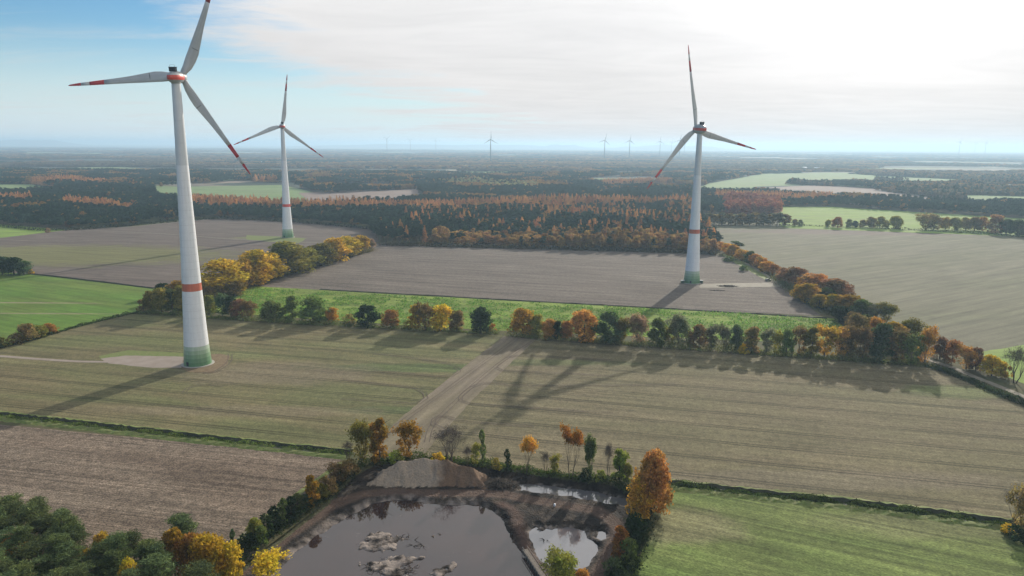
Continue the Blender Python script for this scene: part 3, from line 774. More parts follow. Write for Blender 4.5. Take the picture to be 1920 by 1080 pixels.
for s in range(5):
    v, f = pine_crown(400 + s, 4200, size=.55, asp=.26, puffs=34); me = mesh_np('crown', v, f, M_needle); h, wd = meas(me)
    reg('pine', me, pine_trunk(420 + s), h, wd)
for s in range(3):
    v, f = pine_crown(440 + s, 520, size=1.05, asp=.7, puffs=20, W=6.5); me = mesh_np('crown', v, f, M_needle); h, wd = meas(me)
    reg('far_pine', me, pine_trunk(450 + s), h, wd)
for s in range(3):
    rng = np.random.default_rng(460 + s); k = 900
    h_ = rng.uniform(0, 1, k) ** .75; lay = np.round(h_ * 11) / 11; a = rng.uniform(0, 6.283, k)
    rad = 3.1 * (1 - lay) ** .8 * rng.uniform(.25, 1, k) * (0.75 + .5 * np.sin(a * 5 + lay * 40) ** 2)
    cen = np.stack([rad * np.cos(a), rad * np.sin(a), 2.2 + lay * 15.5 + rng.normal(size=k) * .25 - rad * .15], 1)
    v, f = cards(cen, .72, rng, .35, .7, .15); me = mesh_np('crown', v, f, M_larch); h, wd = meas(me)
    reg('larch', me, trunk_mesh(470 + s, 18, M_bark, .9, .2, 0), h, wd)
for s in range(3):
    v, f = round_crown(480 + s, 560, H=15, W=10, low=.12, clumps=20, size=1.15); me = mesh_np('crown', v, f, M_leaf); h, wd = meas(me)
    reg('far_round', me, trunk_mesh(490 + s, 15, M_bark, .7, .3, 4), h, wd)
for s in range(2):      # column of ivy round a dead stem
    rng = np.random.default_rng(500 + s); k = 500; z = rng.uniform(0, 1, k) ** .9; a = rng.uniform(0, 6.28, k)
    rad = (.75 + .35 * np.sin(z * 17 + s)) * (1 - z * .3)
    v, f = cards(np.stack([rad * np.cos(a) + np.sin(z * 5) * .3, rad * np.sin(a), .2 + z * 6.3], 1), .40, rng)
    me = mesh_np('crown', v, f, M_leaf); h, wd = meas(me)
    reg('ivy', me, trunk_mesh(510 + s, 6.5, M_bark, .95, .14, 2), h, wd)

rt = random.Random(7)
def tree(name, kind, x, y, H, W, color, label, group=None, cat='tree', variant=None, z=0.0, seen=None):
    """one tree: Empty at the foot, trunk and crown as parts"""
    cm, tm, h0, w0 = PROTO[kind][variant % len(PROTO[kind]) if variant is not None else rt.randrange(len(PROTO[kind]))]
    root = add(name, None, loc=(x, y, z), rz=rt.uniform(0, 6.283), scale=(W / w0, W / w0, H / h0), label=label, cat=cat, group=group)
    root.empty_display_size = .5
    add('trunk', tm, root); add('crown', cm, root, color=color)
    return root


def tree_px(name, kind, x, yb, yt, wpx, color, label, group=None, cat='tree', variant=None, z=0.0, side=None):
    """foot at (x, yb) on the ground, top and width as measured in the photograph, turned into metres"""
    X_, Y_ = G(x, yb, z)
    lo, hi = 0.5, 40.0
    for _ in range(22):
        mid = (lo + hi) / 2
        if proj(X_, Y_, z + mid)[1] > yt: lo = mid
        else: hi = mid
    dep = Y_ * cP + CAM_H * sP
    return tree(name, kind, X_, Y_, lo, wpx / FPX * dep, color, label, group, cat, variant, z)


# leaf colours
YEL, GOLD, OLY, GRN, DKG = (.66, .42, .045), (.52, .30, .045), (.30, .25, .055), (.15, .18, .055), (.045, .07, .03)
ORG, RUST, BRN, RED, GRY, YGR, PIN, PNK = (.64, .31, .06), (.54, .25, .075), (.32, .21, .085), (.33, .17, .09), (.22, .21, .13), (.36, .36, .08), (.115, .155, .07), (.40, .25, .16)
CNAME = {YEL: 'bright yellow', GOLD: 'dull gold', OLY: 'olive yellow', GRN: 'mid green', DKG: 'blackish green', ORG: 'bright orange', RUST: 'rust orange',
         BRN: 'brown', RED: 'reddish brown', GRY: 'grey brown', YGR: 'yellow green', PIN: 'dark green', PNK: 'pale pinkish'}
KNAME = {'round': 'round tree', 'tall': 'slender tree', 'airy': 'open tree', 'bare': 'leafless tree', 'bush': 'low bush', 'ivy': 'ivy clad stem', 'far_round': 'round tree', 'far_pine': 'pine', 'pine': 'pine', 'larch': 'larch', 'great': 'great tree', 'half_bare': 'half bare tree'}
ONAME = {'round': 'broadleaf_tree', 'tall': 'slender_tree', 'airy': 'open_tree', 'bare': 'bare_tree', 'bush': 'bush', 'ivy': 'ivy_stem', 'far_round': 'broadleaf_tree', 'far_pine': 'pine_tree', 'pine': 'pine_tree', 'larch': 'larch_tree', 'great': 'broadleaf_tree', 'half_bare': 'half_bare_tree'}
def ordinal(n):
    return str(n) + ('th' if 10 <= n % 100 <= 20 else {1: 'st', 2: 'nd', 3: 'rd'}.get(n % 10, 'th'))
def tree_row(items, where, group, grow_=1.0):
    items = sorted(items, key=lambda q: q[0]); slim = .90 if ('hedgerow' in where or 'above the pit' in where) else 1.0
    if 'long hedgerow' in where: items = [(*q[:4], A_, *q[5:]) if (q[0] > 1290 and q[4] in (R_, T_) and i % 5 in (0, 2, 4)) else q for i, q in enumerate(items)]
    for i, it in enumerate(items):
        x, yb, yt, wpx, kind, col = it[:6]
        lab = f"{CNAME[col]} {KNAME[kind]}, {ordinal(i + 1)} from the left in {where}"
        if len(it) > 6: lab = it[6]
        z = it[7] if len(it) > 7 else 0.0
        if len(lab.split()) > 16: print('LONG', lab)
        jit = 1 + rt.uniform(-.12, .12)
        tree_px(ONAME[kind], kind, x, yb, yt, wpx * 1.04 * slim, tuple(c * jit for c in col), lab, group, 'bush' if kind == 'bush' else 'tree', i + int(x), z)


R_, T_, A_, B_, U_ = 'round', 'tall', 'airy', 'bare', 'bush'
tree_row([
    (270, 586, 556, 24, U_, BRN), (284, 585, 546, 28, R_, OLY), (303, 586, 540, 34, R_, OLY), (325, 587, 543, 32, T_, GRN), (343, 588, 536, 30, R_, OLY),
    (394, 588, 554, 24, R_, YGR), (417, 592, 552, 34, A_, PIN), (433, 594, 556, 26, R_, DKG), (449, 596, 562, 30, R_, RED), (468, 598, 562, 30, A_, BRN),
    (510, 602, 565, 40, R_, GRN), (531, 602, 576, 18, T_, GRN), (548, 603, 556, 28, T_, GRN), (588, 606, 557, 58, R_, GRN), (623, 606, 577, 24, R_, ORG),
    (655, 610, 588, 24, U_, BRN), (690, 612, 572, 46, R_, DKG), (733, 614, 581, 34, R_, RUST), (766, 616, 600, 20, U_, OLY), (779, 617, 572, 26, T_, YEL),
    (797, 619, 566, 44, A_, BRN), (828, 620, 572, 42, R_, YEL, 'brightest yellow round tree in the hedgerow, beside a brown bare one'), (857, 621, 583, 30, R_, BRN), (902, 625, 577, 42, R_, DKG, 'very dark green round tree alone in the hedgerow left of the bare strip'),
    (924, 622, 607, 16, U_, ORG), (980, 630, 579, 48, R_, GOLD), (1006, 631, 590, 28, R_, OLY), (1030, 636, 598, 28, R_, RUST), (1044, 637, 602, 20, R_, DKG),
    (1061, 637, 602, 24, R_, RUST), (1094, 640, 582, 54, R_, RUST, 'large round bright rust tree standing out in the middle of the hedgerow'), (1140, 643, 587, 54, R_, PIN), (1165, 644, 595, 30, A_, OLY), (1198, 646, 590, 46, A_, PNK),
    (1232, 650, 598, 36, R_, GRN), (1255, 650, 612, 24, A_, OLY), (1275, 652, 590, 44, A_, GRY), (1292, 652, 618, 20, T_, OLY), (1310, 655, 610, 34, R_, BRN), (1335, 656, 609, 28, T_, GRY), (1357, 657, 609, 26, T_, GRY),
    (1380, 659, 610, 32, R_, PIN), (1408, 663, 614, 32, T_, BRN), (1395, 664, 645, 22, U_, YEL), (1438, 664, 615, 28, T_, GRY), (1456, 665, 620, 22, T_, OLY), (1475, 666, 617, 30, R_, GRN),
    (1497, 667, 612, 32, R_, BRN), (1520, 669, 615, 28, T_, OLY), (1545, 670, 609, 42, R_, GOLD), (1570, 671, 613, 42, R_, RUST), (1588, 671, 612, 32, R_, BRN),
    (1615, 675, 610, 42, A_, BRN), (1650, 678, 608, 44, R_, PIN), (1680, 681, 617, 40, R_, BRN), (1707, 685, 625, 40, R_, GRN), (1733, 682, 611, 38, A_, ORG)],
    'the long hedgerow', 'trees of the long hedgerow across the middle')
tree_row([(1605, 648, 590, 42, R_, BRN), (1640, 650, 596, 40, R_, ORG), (1676, 652, 605, 38, R_, GOLD), (1700, 648, 597, 44, A_, OLY), (1762, 673, 633, 30, R_, RED), (1783, 684, 637, 30, A_, RUST),
          (1811, 692, 647, 38, A_, RUST), (1829, 694, 652, 26, R_, RED), (1859, 705, 667, 34, R_, YEL), (1884, 708, 680, 24, U_, GOLD), (1902, 718, 650, 44, B_, GRN, 'large bare tree leaning over the lane at the right edge')],
         'the row along the right lane', 'trees along the lane at the right')
tree_row([(1470, 530, 502, 26, R_, RED), (1491, 537, 501, 38, R_, RED), (1525, 552, 514, 54, R_, RUST), (1561, 561, 523, 56, R_, RED), (1500, 562, 535, 28, R_, YEL), (1516, 567, 532, 36, R_, GOLD),
          (1536, 577, 552, 32, R_, YEL), (1565, 583, 552, 38, R_, YEL), (1594, 592, 554, 46, R_, GOLD), (1616, 600, 563, 38, R_, GRN), (1632, 604, 570, 28, A_, GRY), (1660, 606, 569, 42, A_, OLY), (1575, 603, 575, 34, R_, DKG), (1600, 612, 585, 30, R_, BRN),
          (1548, 566, 540, 34, R_, GRN), (1622, 622, 590, 30, R_, GRN)],
         'the diagonal field edge row', 'trees on the diagonal field edge')
tree_row([(1350, 469, 453, 16, R_, ORG), (1362, 475, 456, 20, R_, ORG), (1375, 482, 459, 24, R_, GOLD), (1379, 470, 452, 24, 'far_pine', PIN), (1390, 488, 468, 26, R_, ORG), (1405, 495, 471, 18, R_, GRN), (1414, 498, 476, 20, R_, ORG),
          (1426, 503, 482, 24, R_, ORG), (1438, 510, 490, 26, R_, ORG), (1451, 515, 495, 20, R_, ORG), (1367, 490, 480, 18, U_, GRN), (1395, 508, 498, 16, U_, GRN)],
         'the small orange row', 'small orange trees beside the farm track')
tree_row([(418, 551, 488, 84, R_, YEL, 'broad bright yellow tree right behind the near tower'), (455, 540, 486, 50, R_, GOLD), (480, 532, 470, 72, R_, YEL), (508, 524, 476, 52, R_, YEL), (540, 514, 455, 76, R_, OLY), (574, 505, 466, 52, R_, OLY),
          (602, 498, 458, 46, R_, OLY), (630, 489, 446, 52, R_, YEL), (655, 480, 444, 40, R_, YEL), (676, 474, 442, 34, R_, GOLD), (693, 468, 448, 20, R_, PNK), (440, 556, 528, 40, R_, BRN), (335, 562, 527, 42, R_, GOLD), (306, 557, 531, 30, R_, DKG), (395, 560, 535, 40, R_, BRN)],
         'the yellow tree row', 'yellow trees between the turbines')
tree_row([(8, 650, 632, 24, U_, OLY), (30, 645, 626, 26, U_, BRN), (52, 640, 607, 30, R_, BRN), (75, 632, 611, 26, R_, OLY), (93, 626, 607, 24, R_, RUST), (-10, 655, 634, 26, U_, DKG)],
         'the short left hedge', 'short hedge by the meadow')
tree_row([(5, 514, 481, 34, R_, DKG), (27, 515, 483, 36, R_, DKG), (45, 515, 489, 26, R_, PIN), (58, 514, 505, 10, U_, YEL), (90, 436, 427, 8, U_, PNK)],
         'the dark left clump', 'dark clump at the meadow corner')
tree_row([(x, 421 + (x - 1290) * .012, 398 + (i * 7 % 5), 24, 'far_round', (BRN, GRY, BRN, GRY)[i % 4]) for i, x in enumerate(range(1288, 1482, 13))],
         'the row before the red wood', 'brown row of trees behind the right turbine')
tree_row([(1490, 424, 411, 10, R_, BRN), (1500, 424, 412, 10, R_, GRY), (1552, 426, 412, 10, R_, OLY), (1570, 427, 407, 18, R_, RUST), (1592, 426, 411, 12, R_, GRY), (1603, 427, 414, 10, R_, DKG), (1617, 427, 412, 12, R_, BRN),
          (1633, 428, 407, 18, R_, BRN), (1650, 428, 406, 18, R_, OLY), (1662, 427, 414, 10, R_, GRY), (1679, 429, 405, 22, R_, OLY), (1735, 431, 400, 26, A_, BRN), (1750, 431, 403, 24, R_, BRN), (1772, 431, 407, 18, R_, GOLD),
          (1790, 432, 408, 20, R_, OLY), (1810, 432, 408, 20, R_, BRN), (1827, 433, 407, 20, R_, BRN), (1841, 433, 407, 20, R_, RUST), (1866, 437, 403, 30, R_, RED), (1886, 439, 411, 26, R_, PIN), (1906, 441, 412, 30, R_, PIN), (1930, 444, 413, 30, R_, GRY)],
         'the row before the green field', 'row of trees along the wide field')
# around the ponds
tree_row([(652, 866, 826, 22, B_, GRY, 'small bare tree at the corner of the ploughed field'), (680, 868, 786, 46, A_, OLY), (712, 869, 785, 34, T_, GOLD), (768, 862, 789, 54, A_, GOLD),
          (742, 868, 845, 30, U_, YGR), (820, 868, 848, 26, U_, YEL), (845, 870, 798, 74, B_, BRN, 'large bare many stemmed tree above the sand heap'), (876, 873, 836, 24, B_, BRN), (905, 876, 806, 15, 'ivy', GRN), (892, 873, 830, 22, A_, OLY),
          (952, 884, 842, 16, 'ivy', DKG), (988, 888, 820, 40, 'half_bare', ORG), (1022, 889, 846, 20, B_, BRN), (1040, 890, 852, 20, A_, OLY), (1070, 896, 800, 52, 'half_bare', ORG, 'tall nearly bare tree with an orange top above the pit'),
          (1106, 899, 817, 26, A_, GRN), (1140, 901, 828, 22, B_, GRY), (1162, 905, 843, 32, T_, YGR), (1178, 908, 868, 22, A_, OLY), (930, 882, 858, 20, U_, OLY), (1098, 900, 878, 24, U_, DKG), (1125, 902, 880, 24, U_, YGR)],
         'the row above the pit', 'trees on the rim of the pit')
tree_row([(1222, 966, 850, 60, 'great', RUST, 'very large round orange tree at the corner of the bottom right field'), (1200, 976, 900, 46, R_, ORG), (1190, 1010, 965, 40, U_, DKG), (1163, 1048, 988, 26, T_, RUST), (1178, 1060, 1010, 40, U_, GRN),
          (1052, 1110, 1034, 64, A_, YGR, 'yellow green tree in front of the small pond'), (1092, 1104, 1068, 26, R_, RUST), (1150, 1085, 1045, 36, U_, PIN), (500, 1102, 1037, 68, A_, YEL, 'bright yellow half bare tree at the corner of the large pond')],
         'the pit foreground', 'trees in the pit foreground')
tree_row([(585, 950, 893, 24, T_, GOLD), (600, 935, 905, 34, U_, OLY), (617, 925, 890, 34, U_, BRN), (636, 908, 868, 40, A_, BRN), (655, 892, 862, 36, U_, BRN), (560, 958, 925, 26, 'ivy', GRN), (545, 968, 930, 24, 'ivy', DKG), (530, 980, 935, 22, 'ivy', GRN),
          (515, 990, 950, 26, 'ivy', DKG), (572, 950, 925, 30, U_, PIN), (500, 1002, 965, 32, U_, DKG), (480, 1015, 973, 28, R_, YGR), (437, 1038, 991, 12, 'ivy', PIN), (465, 1028, 1000, 34, U_, DKG), (490, 1022, 985, 26, U_, GRN), (440, 1060, 1030, 30, U_, DKG)],
         'the thicket left of the pond', 'thicket between ploughed field and haul road')
tree_row([(1897, 1003, 912, 46, B_, BRN, 'bare brown tree beside the ditch at the right edge'), (1918, 1008, 915, 50, A_, BRN), (1888, 1000, 982, 20, U_, YEL), (1912, 1016, 985, 40, U_, DKG)],
         'the clump at the right edge', 'clump at the bottom right edge')

# the pine stand in the bottom left corner
PINE_STAND = [(-120, 985), (0, 1003), (70, 1018), (150, 1040), (215, 1058), (262, 1085), (300, 1120), (330, 1180), (360, 1260), (330, 1420), (-160, 1420)]
poly = [G(*p) for p in PINE_STAND]
rp = random.Random(3); k = 0
x0, x1, y0, y1 = min(p[0] for p in poly), max(p[0] for p in poly), min(p[1] for p in poly), max(p[1] for p in poly)
yy = y0; grid = []
while yy < y1:
    xx = x0
    while xx < x1:
        grid.append((xx + rp.uniform(-1.9, 1.9), yy + rp.uniform(-1.9, 1.9))); xx += 5.8
    yy += 5.4
for (a, b_) in sorted(grid, key=lambda q: (-q[1], q[0])):
    if not bool(inside(poly, np.array([a]), np.array([b_]))[0]): continue
    h = rp.uniform(11.5, 16.5); u_, v_ = proj(a, b_, h)
    if u_ < -40 or v_ > 1120: continue
    k += 1
    if rp.random() < .15:
        tree('broadleaf_tree', 'round', a, b_, h * .66, rp.uniform(4, 6), rp.choice((YEL, ORG, GOLD)), 'yellow or orange leaved tree standing among the pines in the bottom left corner', 'leafy trees among the corner pines', 'tree')
    else:
        s = rp.uniform(.8, 1.25)
        tree('pine_tree', 'pine', a, b_, h, rp.uniform(6.5, 9), tuple(c * s for c in PIN), f"{'tall' if h > 14 else 'low'} dark pine of the corner stand, {'field edge' if v_ < 985 else 'inside' if v_ < 1050 else 'lower edge'}, {'left end' if u_ < 80 else 'middle' if u_ < 200 else 'right end'}", 'pines of the bottom left stand', 'tree')
tree_row([(345, 1062, 966, 56, 'pine', PIN, 'separate dark pine rising above the yellow trees near the ploughed field'), (330, 1085, 992, 46, R_, GOLD, 'orange brown tree right of the corner pines'), (362, 1090, 1006, 46, R_, RUST, 'orange tree between the corner pines and the yellow tree'),
          (396, 1100, 1004, 72, 'great', YEL, 'big yellow tree at the bottom left beside the haul road'), (432, 1092, 1018, 46, R_, YEL, 'small yellow tree at the edge of the haul road'), (375, 1150, 1060, 60, 'pine', PIN, 'low pine below the big yellow tree'),
          (300, 1150, 1045, 66, 'pine', PIN, 'pine at the right end of the corner stand'), (250, 1160, 1050, 40, R_, YEL, 'yellow tree low among the corner pines'), (30, 1090, 1010, 70, R_, ORG, 'orange tree at the left edge among the pines')],
         'the corner', 'trees beside the corner pines')


# ------------------------------------------------------------------ woods: nearest trees one by one, the rest as masses
def pxpoly(l, U, V_): return inside(l, U, V_)
WOOD = [(-700, 412), (0, 423), (115, 431), (250, 424), (330, 414), (420, 409), (560, 417), (690, 429), (712, 456), (1000, 466), (1290, 474), (1342, 478), (1352, 462), (1322, 428), (1300, 404), (1462, 404),
        (1462, 388), (1560, 388), (1920, 411), (2600, 440), (2600, 300), (-700, 300)]
OPEN = [[(290, 351), (530, 347), (610, 364), (780, 355), (800, 374), (620, 390), (540, 388), (290, 372)], [(-80, 346), (60, 346), (105, 354), (105, 362), (-80, 362)],
        [(1290, 362), (1330, 344), (1430, 326), (1560, 324), (1640, 329), (1640, 340), (1540, 345), (1500, 343), (1425, 350), (1640, 378), (1425, 362)],
        [(1425, 352), (1540, 349), (1640, 357), (1800, 378), (1812, 386), (1690, 382), (1500, 368)], [(1806, 366), (2000, 371), (2200, 380), (2200, 394), (1812, 384)],
        [(1640, 330), (1760, 335), (2100, 351), (2200, 356), (2200, 361), (1920, 350), (1640, 337)], [(1150, 322), (1220, 320), (1230, 328), (1150, 330)], [(1060, 348), (1075, 346), (1078, 353), (1062, 354)]]
ORANGE = [[(600, 388), (700, 387), (1290, 384), (1290, 390), (900, 398), (600, 402)], [(350, 376), (500, 382), (600, 392), (600, 402), (350, 396)], [(120, 384), (250, 392), (250, 400), (120, 393)], [(-20, 380), (60, 380), (60, 386), (-20, 386)],
          [(690, 316), (880, 318), (880, 324), (690, 323)], [(460, 342), (520, 340), (520, 350), (460, 350)], [(1130, 338), (1260, 338), (1260, 352), (1130, 350)], [(1340, 368), (1560, 372), (1560, 382), (1340, 380)], [(60, 342), (110, 340), (200, 343), (190, 350), (60, 350)]]
MIXED = [(740, 398), (1300, 388), (1340, 440), (1340, 478), (720, 462), (720, 430)]
FRONT = [(810, 447), (1290, 455), (1340, 460), (1342, 478), (1290, 474), (800, 463)]
BEECH = [(1358, 379), (1400, 376), (1462, 382), (1463, 406), (1358, 406)]
PALE = [[(820, 340), (900, 340), (1010, 350), (1010, 358), (880, 352), (820, 346)]]
GREYR = [[(1560, 325), (2600, 330), (2600, 385), (1812, 384), (1640, 354), (1560, 340)], [(1400, 338), (1560, 344), (1560, 352), (1400, 352)]]
rng = np.random.default_rng(5)
def jgrid(dmin, dmax, step):
    xs = np.arange(-dmax * .80, dmax * .80, step); ys = np.arange(dmin, dmax, step)
    A, B = np.meshgrid(xs, ys); A = A.ravel() + rng.uniform(-.45, .45, A.size) * step; B = B.ravel() + rng.uniform(-.45, .45, B.size) * step
    k = np.abs(A) < B * .76 + 30; return A[k], B[k]
A, B = jgrid(600, 3000, 8.2)
U, Vp = proj(A, B, 0.0)
ok = pxpoly(WOOD, U, Vp)
for p in OPEN: ok &= ~pxpoly(p, U, Vp)
clear = vnoise(A, B, 420, 77, 3); ok &= ~((B > 2000) & (clear > .64))
A, B, U, Vp = A[ok], B[ok], U[ok], Vp[ok]
n = len(A); rnd = rng.uniform(0, 1, n)
patch = vnoise(A, B, 160, 31, 3); patch2 = vnoise(A, B, 70, 41, 3)
sp = np.zeros(n, int)                                            # 0 pine
sp[(patch > .70) & (patch2 > .5)] = 2
sp[(B > 1900) & (patch2 > .60)] = 2
sp[pxpoly(MIXED, U, Vp) & (rnd < np.clip(.12 + (U - 760) / 1300, .06, .42) * np.clip((vnoise(A, B, 60, 61, 2) - .34) * 3.2, 0, 1.6))] = 1    # 1 larch
for p in ORANGE: sp[pxpoly(p, U, Vp) & (rnd < .88)] = 1
sp[pxpoly(FRONT, U, Vp) & (rnd < .82)] = 2                          # 2 autumn oaks
sp[pxpoly(BEECH, U, Vp)] = 3                                        # 3 red beeches
for p in PALE: sp[pxpoly(p, U, Vp) & (rnd < .8)] = 4                # 4 pale birches
for p in GREYR: sp[pxpoly(p, U, Vp) & (rnd < .75)] = 5              # 5 grey brown thinning trees
sp[(rnd > .965) & (sp == 0)] = 2
SPEC = [('far_pine', (.040, .072, .052), 'pine_wood', 'dark green pine', 15, 'pine_tree'), ('larch', (.68, .37, .17), 'larch_wood', 'orange larch', 17.5, 'larch_tree'), ('far_round', (.40, .22, .09), 'oak_wood', 'brown leaved oak', 13.5, 'oak_tree'),
        ('far_round', (.42, .15, .10), 'beech_wood', 'reddish beech', 17, 'beech_tree'), ('far_round', (.42, .36, .17), 'birch_wood', 'pale yellow birch', 12, 'birch_tree'), ('far_round', (.22, .17, .12), 'thinning_wood', 'grey brown tree', 12, 'broadleaf_tree')]
stand = vnoise(A, B, 110, 19, 3)
Hh = np.array([SPEC[s][4] for s in sp]) * rng.uniform(.74, 1.20, n) * np.clip(.55 + stand * .9, .7, 1.2)
gap = vnoise(A, B, 26, 83, 2) > .80; Hh[gap] *= .5
order = np.argsort(B * B + A * A * .3)
ind = np.zeros(n, bool); cnt = {}
vis = (U > -20) & (U < 1940)
# the front edge of every wood first
for i in order:
    if not vis[i]: continue
    s = sp[i]
    if cnt.get(s, 0) >= (230, 200, 250, 26, 0, 0)[s]: continue
    if s == 3 or Vp[i] > 405: ind[i] = True; cnt[s] = cnt.get(s, 0) + 1
def where(u):
    for lim, tx in ((130, 'at the left edge'), (250, 'halfway to the near tower'), (345, 'just left of the near tower'), (440, 'just right of the near tower'), (530, 'just left of the middle tower'), (640, 'just right of the middle tower'),
                    (740, 'above the end of the yellow row'), (850, 'above the left end of the brown field'), (960, 'above the left half of the brown field'), (1070, 'above the middle of the brown field'), (1170, 'above the right half of the brown field'),
                    (1290, 'just left of the right tower'), (1400, 'just right of the right tower'), (1600, 'behind the start of the bright green field')):
        if u < lim: return tx
    return 'behind the bright green field'
dep_of = lambda v_: 'front wood edge' if v_ > 462 else 'second rows of the wood' if v_ > 450 else 'middle rows of the wood' if v_ > 432 else 'back rows of the wood'
SHORT = ('dark pine', 'orange larch', 'brown oak', 'red beech', 'birch', 'grey tree')
crown_src = {}
for i in np.where(ind)[0]:
    kd, col, gname, nm, h0, on = SPEC[sp[i]]
    s = rt.uniform(.8, 1.2)
    o = tree(on, kd, float(A[i]), float(B[i]), float(Hh[i]), {'far_pine': 7.0, 'larch': 7.2, 'far_round': 9.5}[kd] * rt.uniform(.85, 1.2), tuple(c * s for c in col),
             f"{'tall' if Hh[i] > h0 * .98 else 'low'} {SHORT[sp[i]]}, {dep_of(Vp[i])}, {where(U[i])}", f"{SHORT[sp[i]]} trees of the wood {where(U[i])}")
    crown_src.setdefault(kd, {}).setdefault(o.children[0].name if False else [c for c in o.children if c.name.startswith('crown')][0].data.name, [c for c in o.children if c.name.startswith('crown')][0])


def gn_scatter(name, pts, scl, rot, srcs, color, label):
    me = mesh_np(name, pts, [])
    for nm_, ty, ar in (('scl', 'FLOAT_VECTOR', scl), ('rot', 'FLOAT', rot)):
        at = me.attributes.new(nm_, ty, 'POINT'); at.data.foreach_set('vector' if ty == 'FLOAT_VECTOR' else 'value', np.asarray(ar, np.float32).ravel())
    at = me.attributes.new('pick', 'INT', 'POINT'); at.data.foreach_set('value', np.random.default_rng(len(pts)).integers(0, len(srcs), len(pts)).astype(np.int32))
    ng = bpy.data.node_groups.new(name, 'GeometryNodeTree')
    ng.interface.new_socket('Geometry', in_out='INPUT', socket_type='NodeSocketGeometry'); ng.interface.new_socket('Geometry', in_out='OUTPUT', socket_type='NodeSocketGeometry')
    N, L = ng.nodes, ng.links
    gi, go = N.new('NodeGroupInput'), N.new('NodeGroupOutput'); ip = N.new('GeometryNodeInstanceOnPoints'); jn = N.new('GeometryNodeJoinGeometry')
    for o in srcs:
        ob = N.new('GeometryNodeObjectInfo'); ob.inputs['Object'].default_value = o; ob.inputs['As Instance'].default_value = True; ob.transform_space = 'ORIGINAL'
        L.new(ob.outputs['Geometry'], jn.inputs[0])
    def attr(nm_, ty):
        q = N.new('GeometryNodeInputNamedAttribute'); q.data_type = ty; q.inputs['Name'].default_value = nm_; return q.outputs[0]
    cx = N.new('ShaderNodeCombineXYZ'); L.new(attr('rot', 'FLOAT'), cx.inputs[2])
    L.new(gi.outputs[0], ip.inputs['Points']); L.new(jn.outputs[0], ip.inputs['Instance']); ip.inputs['Pick Instance'].default_value = True
    L.new(attr('pick', 'INT'), ip.inputs['Instance Index']); L.new(cx.outputs[0], ip.inputs['Rotation']); L.new(attr('scl', 'FLOAT_VECTOR'), ip.inputs['Scale'])
    L.new(ip.outputs[0], go.inputs[0])
    o = add(name, me, kind='stuff', label=label, color=color)
    md = o.modifiers.new('scatter', 'NODES'); md.node_group = ng
    return o


for s, (kd, col, gname, nm, h0, on) in enumerate(SPEC):
    k = (sp == s) & ~ind
    if not k.any(): continue
    srcs = list(crown_src.get(kd, {}).values())
    if not srcs: continue
    h_ref, w_ref = PROTO[kd][0][2], PROTO[kd][0][3]; nn = int(k.sum())
    wd = {'far_pine': 7.6, 'larch': 7.6, 'far_round': 10.0}[kd] * rng.uniform(.8, 1.25, nn) / w_ref
    hz = Hh[k] / h_ref
    gn_scatter(gname, np.stack([A[k], B[k], np.zeros(nn)], 1), np.stack([wd, wd, hz], 1), rng.uniform(0, 6.28, nn), srcs, col, f"mass of {nm}s in the woods that stretch behind the fields")
print('wood trees', n, 'individual', int(ind.sum()), cnt)

# farther woods: one point stands for a small clump of crowns
def far_belt(dmin, dmax, step, seedn, thr, tag_):
    A, B = jgrid(dmin, dmax, step); wn = vnoise(A, B * 1.6, 900, 55, 5); ok = wn > thr
    hs = vnoise(A, B * 2.5, 700, 91, 3); A, B, hs, wn = A[ok], B[ok], hs[ok], wn[ok]
    U, Vp = proj(A, B, 0.0)
    ok = np.ones(len(A), bool)
    for p in OPEN: ok &= ~pxpoly(p, U, Vp)
    ok &= ~((Vp > 300) & (U > 1500) & (wn[:len(ok)] < .5)); A, B, hs = A[ok], B[ok], hs[ok]
    kinds = np.where(hs > .52, 1, 0); kinds = np.where((hs > .40) & (hs <= .52) & (rng.uniform(0, 1, len(A)) < .5), 2, kinds)
    for q, (kd, col, nm) in enumerate((('far_pine', (.036, .062, .05), 'pine'), ('far_round', (.22, .155, .11), 'grey brown'), ('far_round', (.42, .23, .11), 'orange brown'))):
        k = kinds == q; nn = int(k.sum())
        if not nn: continue
        wd = step * 1.35 / PROTO[kd][0][3] * rng.uniform(.8, 1.4, nn); hz = rng.uniform(9, 16, nn) / PROTO[kd][0][2]
        gn_scatter('far_woods', np.stack([A[k], B[k], np.zeros(nn) - (1 if kd == 'far_round' else 4.5)], 1), np.stack([wd, wd, hz], 1), rng.uniform(0, 6.28, nn), list(crown_src[kd].values()), col,
                   f"{tag_} {nm} woods fading into the haze")
far_belt(2950, 6200, 19, 1, .44, 'distant')
far_belt(6200, 16000, 52, 2, .48, 'very distant')

# low growth along the hedgerows and banks
def tufts(name, pix, n, h, size, color, label, seed):
    rg = np.random.default_rng(seed); poly = [G(*p) for p in pix]; x0, x1 = min(p[0] for p in poly), max(p[0] for p in poly); y0, y1 = min(p[1] for p in poly), max(p[1] for p in poly)
    A_ = rg.uniform(x0, x1, n); B_ = rg.uniform(y0, y1, n); k_ = inside(poly, A_, B_) & (vnoise(A_, B_, 9, seed, 4) > .42); A_, B_ = A_[k_], B_[k_]
    v, f = cards(np.c_[A_, B_, .1 + rg.uniform(0, h, len(A_))], size, rg, 0, .9); return add(name, mesh_np(name, v, f, M_leaf), kind='stuff', label=label, color=color)
tufts('crop_plants', [(440, 548), (480, 540), (900, 563), (1400, 588), (1560, 600), (1590, 628), (1400, 638), (900, 616), (700, 604), (420, 584)], 60000, .7, .75, (.15, .24, .05), 'leafy plants of the green strip behind the hedgerow', 71)
